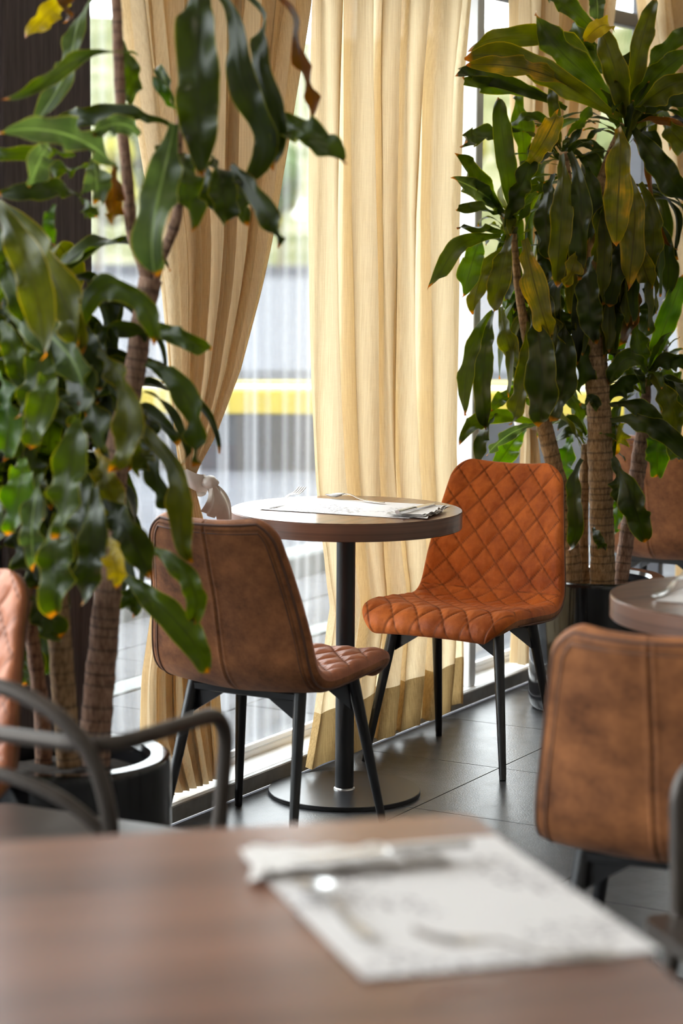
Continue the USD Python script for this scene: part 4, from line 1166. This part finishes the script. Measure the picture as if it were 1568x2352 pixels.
LB = [  # head at the top right
    ([(1440, 275), (1456, 170), (1504, -10)], 48, 'o', 0, .0, .2), ([(1432, 270), (1415, 170), (1378, 68)], 60, 'o', -.05, -.1, .1), ([(1410, 72), (1380, 60), (1340, 96)], 40, 'Y', -.1, -.12, .3), ([(1425, 262), (1330, 160), (1262, 90), (1230, 28)], 62, 'g', -.05, -.1, .3), ([(1390, 215), (1330, 115), (1215, 82), (1130, 90), (1074, 118)], 44, 'o', 0, -.1, .4),
    ([(1422, 268), (1310, 200), (1190, 140), (1066, 132)], 62, 'o', -.1, -.2, .2), ([(1320, 205), (1230, 165), (1150, 150), (1070, 150)], 46, 'y', -.15, -.25, .3), ([(1300, 250), (1200, 205), (1120, 180), (1050, 170)], 42, 'd', 0, .05, .3), ([(1290, 240), (1210, 210), (1110, 195), (1060, 178)], 36, 'g', .05, .1, .4), ([(1442, 275), (1500, 185), (1585, 115)], 58, 'g', 0, -.05, .3), ([(1445, 280), (1510, 212), (1590, 180)], 56, 'o', -.05, -.1, .2), ([(1440, 270), (1500, 240), (1590, 228)], 34, 'd', 0, 0, .5), ([(1436, 262), (1480, 170), (1530, 110), (1590, 60)], 50, 'g', .1, .1, .3),
    ([(1370, 80), (1310, 20), (1255, -15)], 44, 'g', 0, 0, .3), ([(1370, 60), (1372, 10), (1362, -30)], 38, 'p', .05, .05, None), ([(1360, 130), (1340, 85), (1312, 52)], 40, 'g', .1, .1, None), ([(1400, 200), (1370, 140), (1345, 90)], 44, 'g', .1, .12, None), ([(1420, 230), (1440, 150), (1470, 120)], 40, 'd', .12, .15, None),
    ([(1418, 295), (1425, 350), (1420, 450), (1416, 566)], 66, 'y', -.15, -.25, .1), ([(1440, 400), (1458, 500), (1452, 580), (1444, 662)], 58, 'y', -.1, -.18, .2), ([(1470, 420), (1500, 520), (1498, 580), (1482, 645)], 46, 'o', -.05, -.1, .3), ([(1455, 320), (1492, 410), (1505, 500), (1556, 575)], 16, 'r', 0, 0, .6), ([(1456, 298), (1505, 365), (1545, 420), (1580, 470)], 62, 'd', -.05, -.1, .2), ([(1520, 272), (1550, 310), (1590, 345)], 50, 'o', 0, 0, .3), ([(1450, 285), (1510, 275), (1580, 300)], 18, 'r', 0, 0, .5),
    ([(1384, 470), (1388, 590), (1382, 702)], 38, 'o', -.1, -.14, .3), ([(1425, 540), (1415, 630), (1400, 705)], 44, 'd', -.1, -.14, .3), ([(1358, 590), (1352, 690), (1368, 788)], 58, 'd', -.12, -.16, .2), ([(1470, 560), (1480, 620), (1495, 655)], 46, 'y', -.1, -.12, .4), ([(1400, 440), (1380, 520), (1372, 610)], 50, 'o', -.05, -.1, None), ([(1440, 640), (1455, 690), (1440, 755), (1430, 790)], 44, 'r', 0, 0, None), ([(1500, 500), (1535, 600), (1525, 690)], 44, 'd', .05, .05, None), ([(1480, 660), (1490, 720), (1465, 780)], 44, 'd', .05, .05, None), ([(1410, 690), (1415, 760), (1408, 835)], 38, 'd', -.05, -.05, None),
    # second head
    ([(1290, 355), (1292, 450), (1284, 560), (1278, 658)], 54, 'o', -.12, -.2, .2), ([(1308, 350), (1332, 440), (1336, 540), (1326, 645)], 50, 'd', -.12, -.2, .3), ([(1212, 372), (1245, 330), (1262, 300), (1280, 260)], 54, 'y', -.2, -.25, .1), ([(1288, 325), (1272, 250), (1264, 200)], 28, 'o', 0, 0, None), ([(1298, 315), (1335, 275), (1362, 228)], 22, 'g', 0, 0, None), ([(1284, 305), (1220, 268), (1168, 290)], 22, 'g', 0, 0, None), ([(1284, 330), (1235, 350), (1200, 420)], 34, 'd', 0, 0, None), ([(1296, 340), (1350, 330), (1390, 370)], 24, 'd', 0, 0, None), ([(1300, 345), (1360, 380), (1385, 450)], 40, 'd', 0, 0, None),
    ([(1322, 580), (1312, 620), (1294, 655)], 32, 'y', -.2, -.22, None), ([(1270, 400), (1255, 500), (1262, 600)], 46, 'd', -.05, -.1, None), ([(1290, 680), (1288, 760), (1300, 800)], 50, 'd', -.05, -.05, None), ([(1345, 380), (1362, 460), (1350, 560)], 46, 'd', -.05, -.05, None),
    # left head
    ([(1176, 500), (1168, 420), (1155, 320), (1144, 222)], 50, 'g', -.1, -.12, .1), ([(1205, 400), (1198, 300), (1184, 215)], 46, 'g', .05, .05, .3), ([(1195, 300), (1135, 305), (1064, 332)], 38, 'd', 0, .05, .4), ([(1160, 500), (1110, 430), (1048, 352)], 48, 'g', 0, .05, .2), ([(1152, 480), (1100, 440), (1044, 412)], 46, 'p', .05, .1, .2), ([(1152, 495), (1100, 478), (1046, 482)], 24, 'd', 0, 0, None), ([(1160, 535), (1100, 522), (1048, 522)], 18, 'd', 0, 0, None), ([(1162, 520), (1185, 450), (1226, 355)], 46, 'd', -.12, -.15, .4), ([(1180, 530), (1215, 450), (1250, 420)], 34, 'd', 0, 0, None),
    ([(1172, 540), (1150, 630), (1133, 718)], 50, 'o', -.12, -.15, .2), ([(1155, 570), (1105, 640), (1087, 722)], 46, 'o', -.1, -.12, .2), ([(1106, 540), (1085, 600), (1063, 680)], 54, 'b', .05, .08, .1), ([(1150, 540), (1085, 550), (1042, 575), (1015, 620), (982, 662)], 40, 'g', -.1, -.18, .3), ([(1205, 550), (1225, 640), (1265, 782)], 60, 'y', -.15, -.18, .2), ([(1232, 530), (1255, 580), (1252, 640)], 48, 'd', .05, .05, None), ([(1168, 560), (1165, 640), (1160, 690)], 46, 'd', 0, 0, None), ([(1175, 600), (1165, 660), (1170, 700)], 40, 'b', .12, .12, None),
    ([(1132, 715), (1085, 800), (1072, 860), (1066, 955)], 36, 'g', .0, 0, .3), ([(1130, 715), (1112, 830), (1114, 988)], 48, 'd', -.05, -.1, .2), ([(1150, 705), (1165, 780), (1197, 855)], 44, 'o', -.05, -.05, .3), ([(1215, 740), (1205, 860), (1175, 975)], 50, 'o', -.1, -.12, .3), ([(1225, 720), (1245, 840), (1238, 980)], 76, 'd', -.15, -.2, .2), ([(1285, 740), (1300, 840), (1268, 968)], 68, 'd', -.12, -.16, .3), ([(1318, 770), (1335, 830), (1330, 900)], 54, 'd', -.05, -.05, None), ([(1240, 640), (1250, 740), (1225, 850)], 54, 'd', -.1, -.12, None), ([(1200, 850), (1190, 900), (1172, 880)], 40, 'b', .05, .05, None), ([(1260, 700), (1280, 800), (1290, 870)], 50, 'o', -.08, -.08, None),
    ([(1235, 975), (1150, 955), (1056, 1016)], 40, 'g', .05, .0, .3), ([(1228, 975), (1165, 1000), (1115, 1047)], 30, 'p', 0, 0, None), ([(1205, 985), (1175, 1020), (1142, 1068)], 54, 'b', .1, .12, .1), ([(1222, 935), (1160, 912), (1126, 945)], 30, 'g', 0, 0, None), ([(1140, 950), (1110, 1000), (1098, 1070)], 26, 'd', .05, .05, None),
    # low middle shoot
    ([(1344, 1012), (1300, 995), (1270, 1035)], 22, 'd', 0, 0, None), ([(1336, 1055), (1318, 1130), (1322, 1200), (1306, 1262)], 40, 'd', -.1, -.12, .2), ([(1312, 1000), (1300, 1050), (1302, 1110)], 46, 'b', .08, .08, None), ([(1345, 1000), (1310, 960), (1280, 990)], 20, 'd', 0, 0, None), ([(1345, 1005), (1360, 960), (1330, 930)], 20, 'g', 0, 0, None), ([(1340, 1020), (1370, 1060), (1365, 1130)], 40, 'd', .06, .06, None), ([(1345, 1000), (1320, 930), (1300, 900)], 34, 'g', .05, .05, None), ([(1344, 930), (1358, 915), (1372, 945)], 26, 'd', -.1, -.1, None),
    # right lower head
    ([(1484, 855), (1440, 825), (1396, 885)], 44, 'g', -.05, -.08, .2), ([(1488, 855), (1530, 828), (1585, 848)], 40, 'd', 0, 0, .4), ([(1484, 850), (1466, 790), (1453, 735)], 44, 'g', 0, 0, None), ([(1490, 845), (1530, 740), (1568, 630)], 50, 'b', .05, .05, .2), ([(1480, 870), (1425, 890), (1398, 930)], 38, 'd', 0, 0, None), ([(1498, 870), (1540, 930), (1552, 1012)], 54, 'o', -.05, -.08, .2), ([(1400, 930), (1470, 935), (1524, 992)], 40, 'd', -.1, -.12, .3), ([(1402, 965), (1490, 975), (1585, 1060)], 50, 'd', -.12, -.15, .2), ([(1500, 980), (1508, 1030), (1508, 1093)], 54, 'b', 0, 0, .1),
    ([(1408, 1050), (1445, 1130), (1482, 1245)], 64, 'd', -.12, -.15, .2), ([(1412, 1075), (1425, 1120), (1440, 1175)], 48, 'd', -.08, -.1, .3), ([(1430, 975), (1420, 1000), (1405, 1035)], 44, 'y', 0, 0, None), ([(1362, 1212), (1375, 1240), (1392, 1267)], 24, 'd', -.12, -.14, .2), ([(1414, 1125), (1418, 1170), (1410, 1225)], 28, 'b', .05, .05, None), ([(1470, 850), (1500, 800), (1540, 790)], 34, 'g', .08, .1, None), ([(1484, 860), (1530, 880), (1575, 940)], 44, 'd', .05, .05, None), ([(1490, 860), (1540, 870), (1590, 900)], 34, 'g', .08, .05, None), ([(1520, 960), (1545, 1010), (1560, 1060)], 46, 'd', .05, .05, None), ([(1478, 860), (1440, 860), (1420, 900)], 32, 'g', .06, .06, None), ([(1440, 740), (1420, 800), (1425, 860)], 36, 'b', .1, .1, None)]
for pts, wpx, mt, yb, yt, rl in LB:
    B.leaf(pts, wpx, mt, yb, yt, rl)
B.rosette(at(1436, 290, cr[1]), 10, .36, .05, 'gdo', seed=11, az=(.3, 2.9))
B.rosette(at(1335, 420, cr[1] + .05), 22, .38, .05, 'ddog', seed=12, az=(-.2, 3.3), droop=(.7, 1.4), up=(-.5, .5))
B.rosette(at(1420, 450, cr[1] + .05), 18, .38, .05, 'ddog', seed=13, az=(-.2, 3.3), droop=(.7, 1.4), up=(-.5, .5))
B.rosette(at(1230, 690, cr[1] + .05), 14, .34, .048, 'ddg', seed=14, az=(-.2, 3.3), droop=(.7, 1.4), up=(-.5, .5))
for hx, hy, k in ((1436, 285, 16), (1294, 345, 14), (1178, 528, 14), (1484, 866, 14), (1344, 1012, 10)):
    B.rosette(at(hx, hy, cr[1] - .03), k, .17, .030, 'gdo', seed=30 + k + hx, droop=(.1, .5), up=(.2, 1.3))
B.rosette(at(1380, 560, cr[1] + .06), 18, .34, .05, 'ddod', seed=15, az=(-.2, 3.3), droop=(.7, 1.4), up=(-.6, .3))
B.rosette(at(1180, 560, cr[1] + .03), 8, .32, .048, 'dgd', seed=16, az=(-.2, 3.3), droop=(.6, 1.3), up=(-.3, .7))
B.rosette(at(1484, 870, cr[1] + .05), 8, .30, .045, 'dgd', seed=17, droop=(.4, 1.2), up=(-.2, .9))
B.rosette(at(1335, 600, cr[1] - .02), 9, .30, .046, 'odoy', seed=21, droop=(1.1, 1.6), up=(-.8, .2), az=(3.4, 6.0))
B.rosette(at(1430, 560, cr[1] - .02), 9, .30, .046, 'odog', seed=22, droop=(1.1, 1.6), up=(-.8, .2), az=(3.4, 6.0))
B.rosette(at(1225, 700, cr[1] - .02), 7, .30, .044, 'odg', seed=23, droop=(1.1, 1.6), up=(-.8, .1), az=(3.4, 6.0))
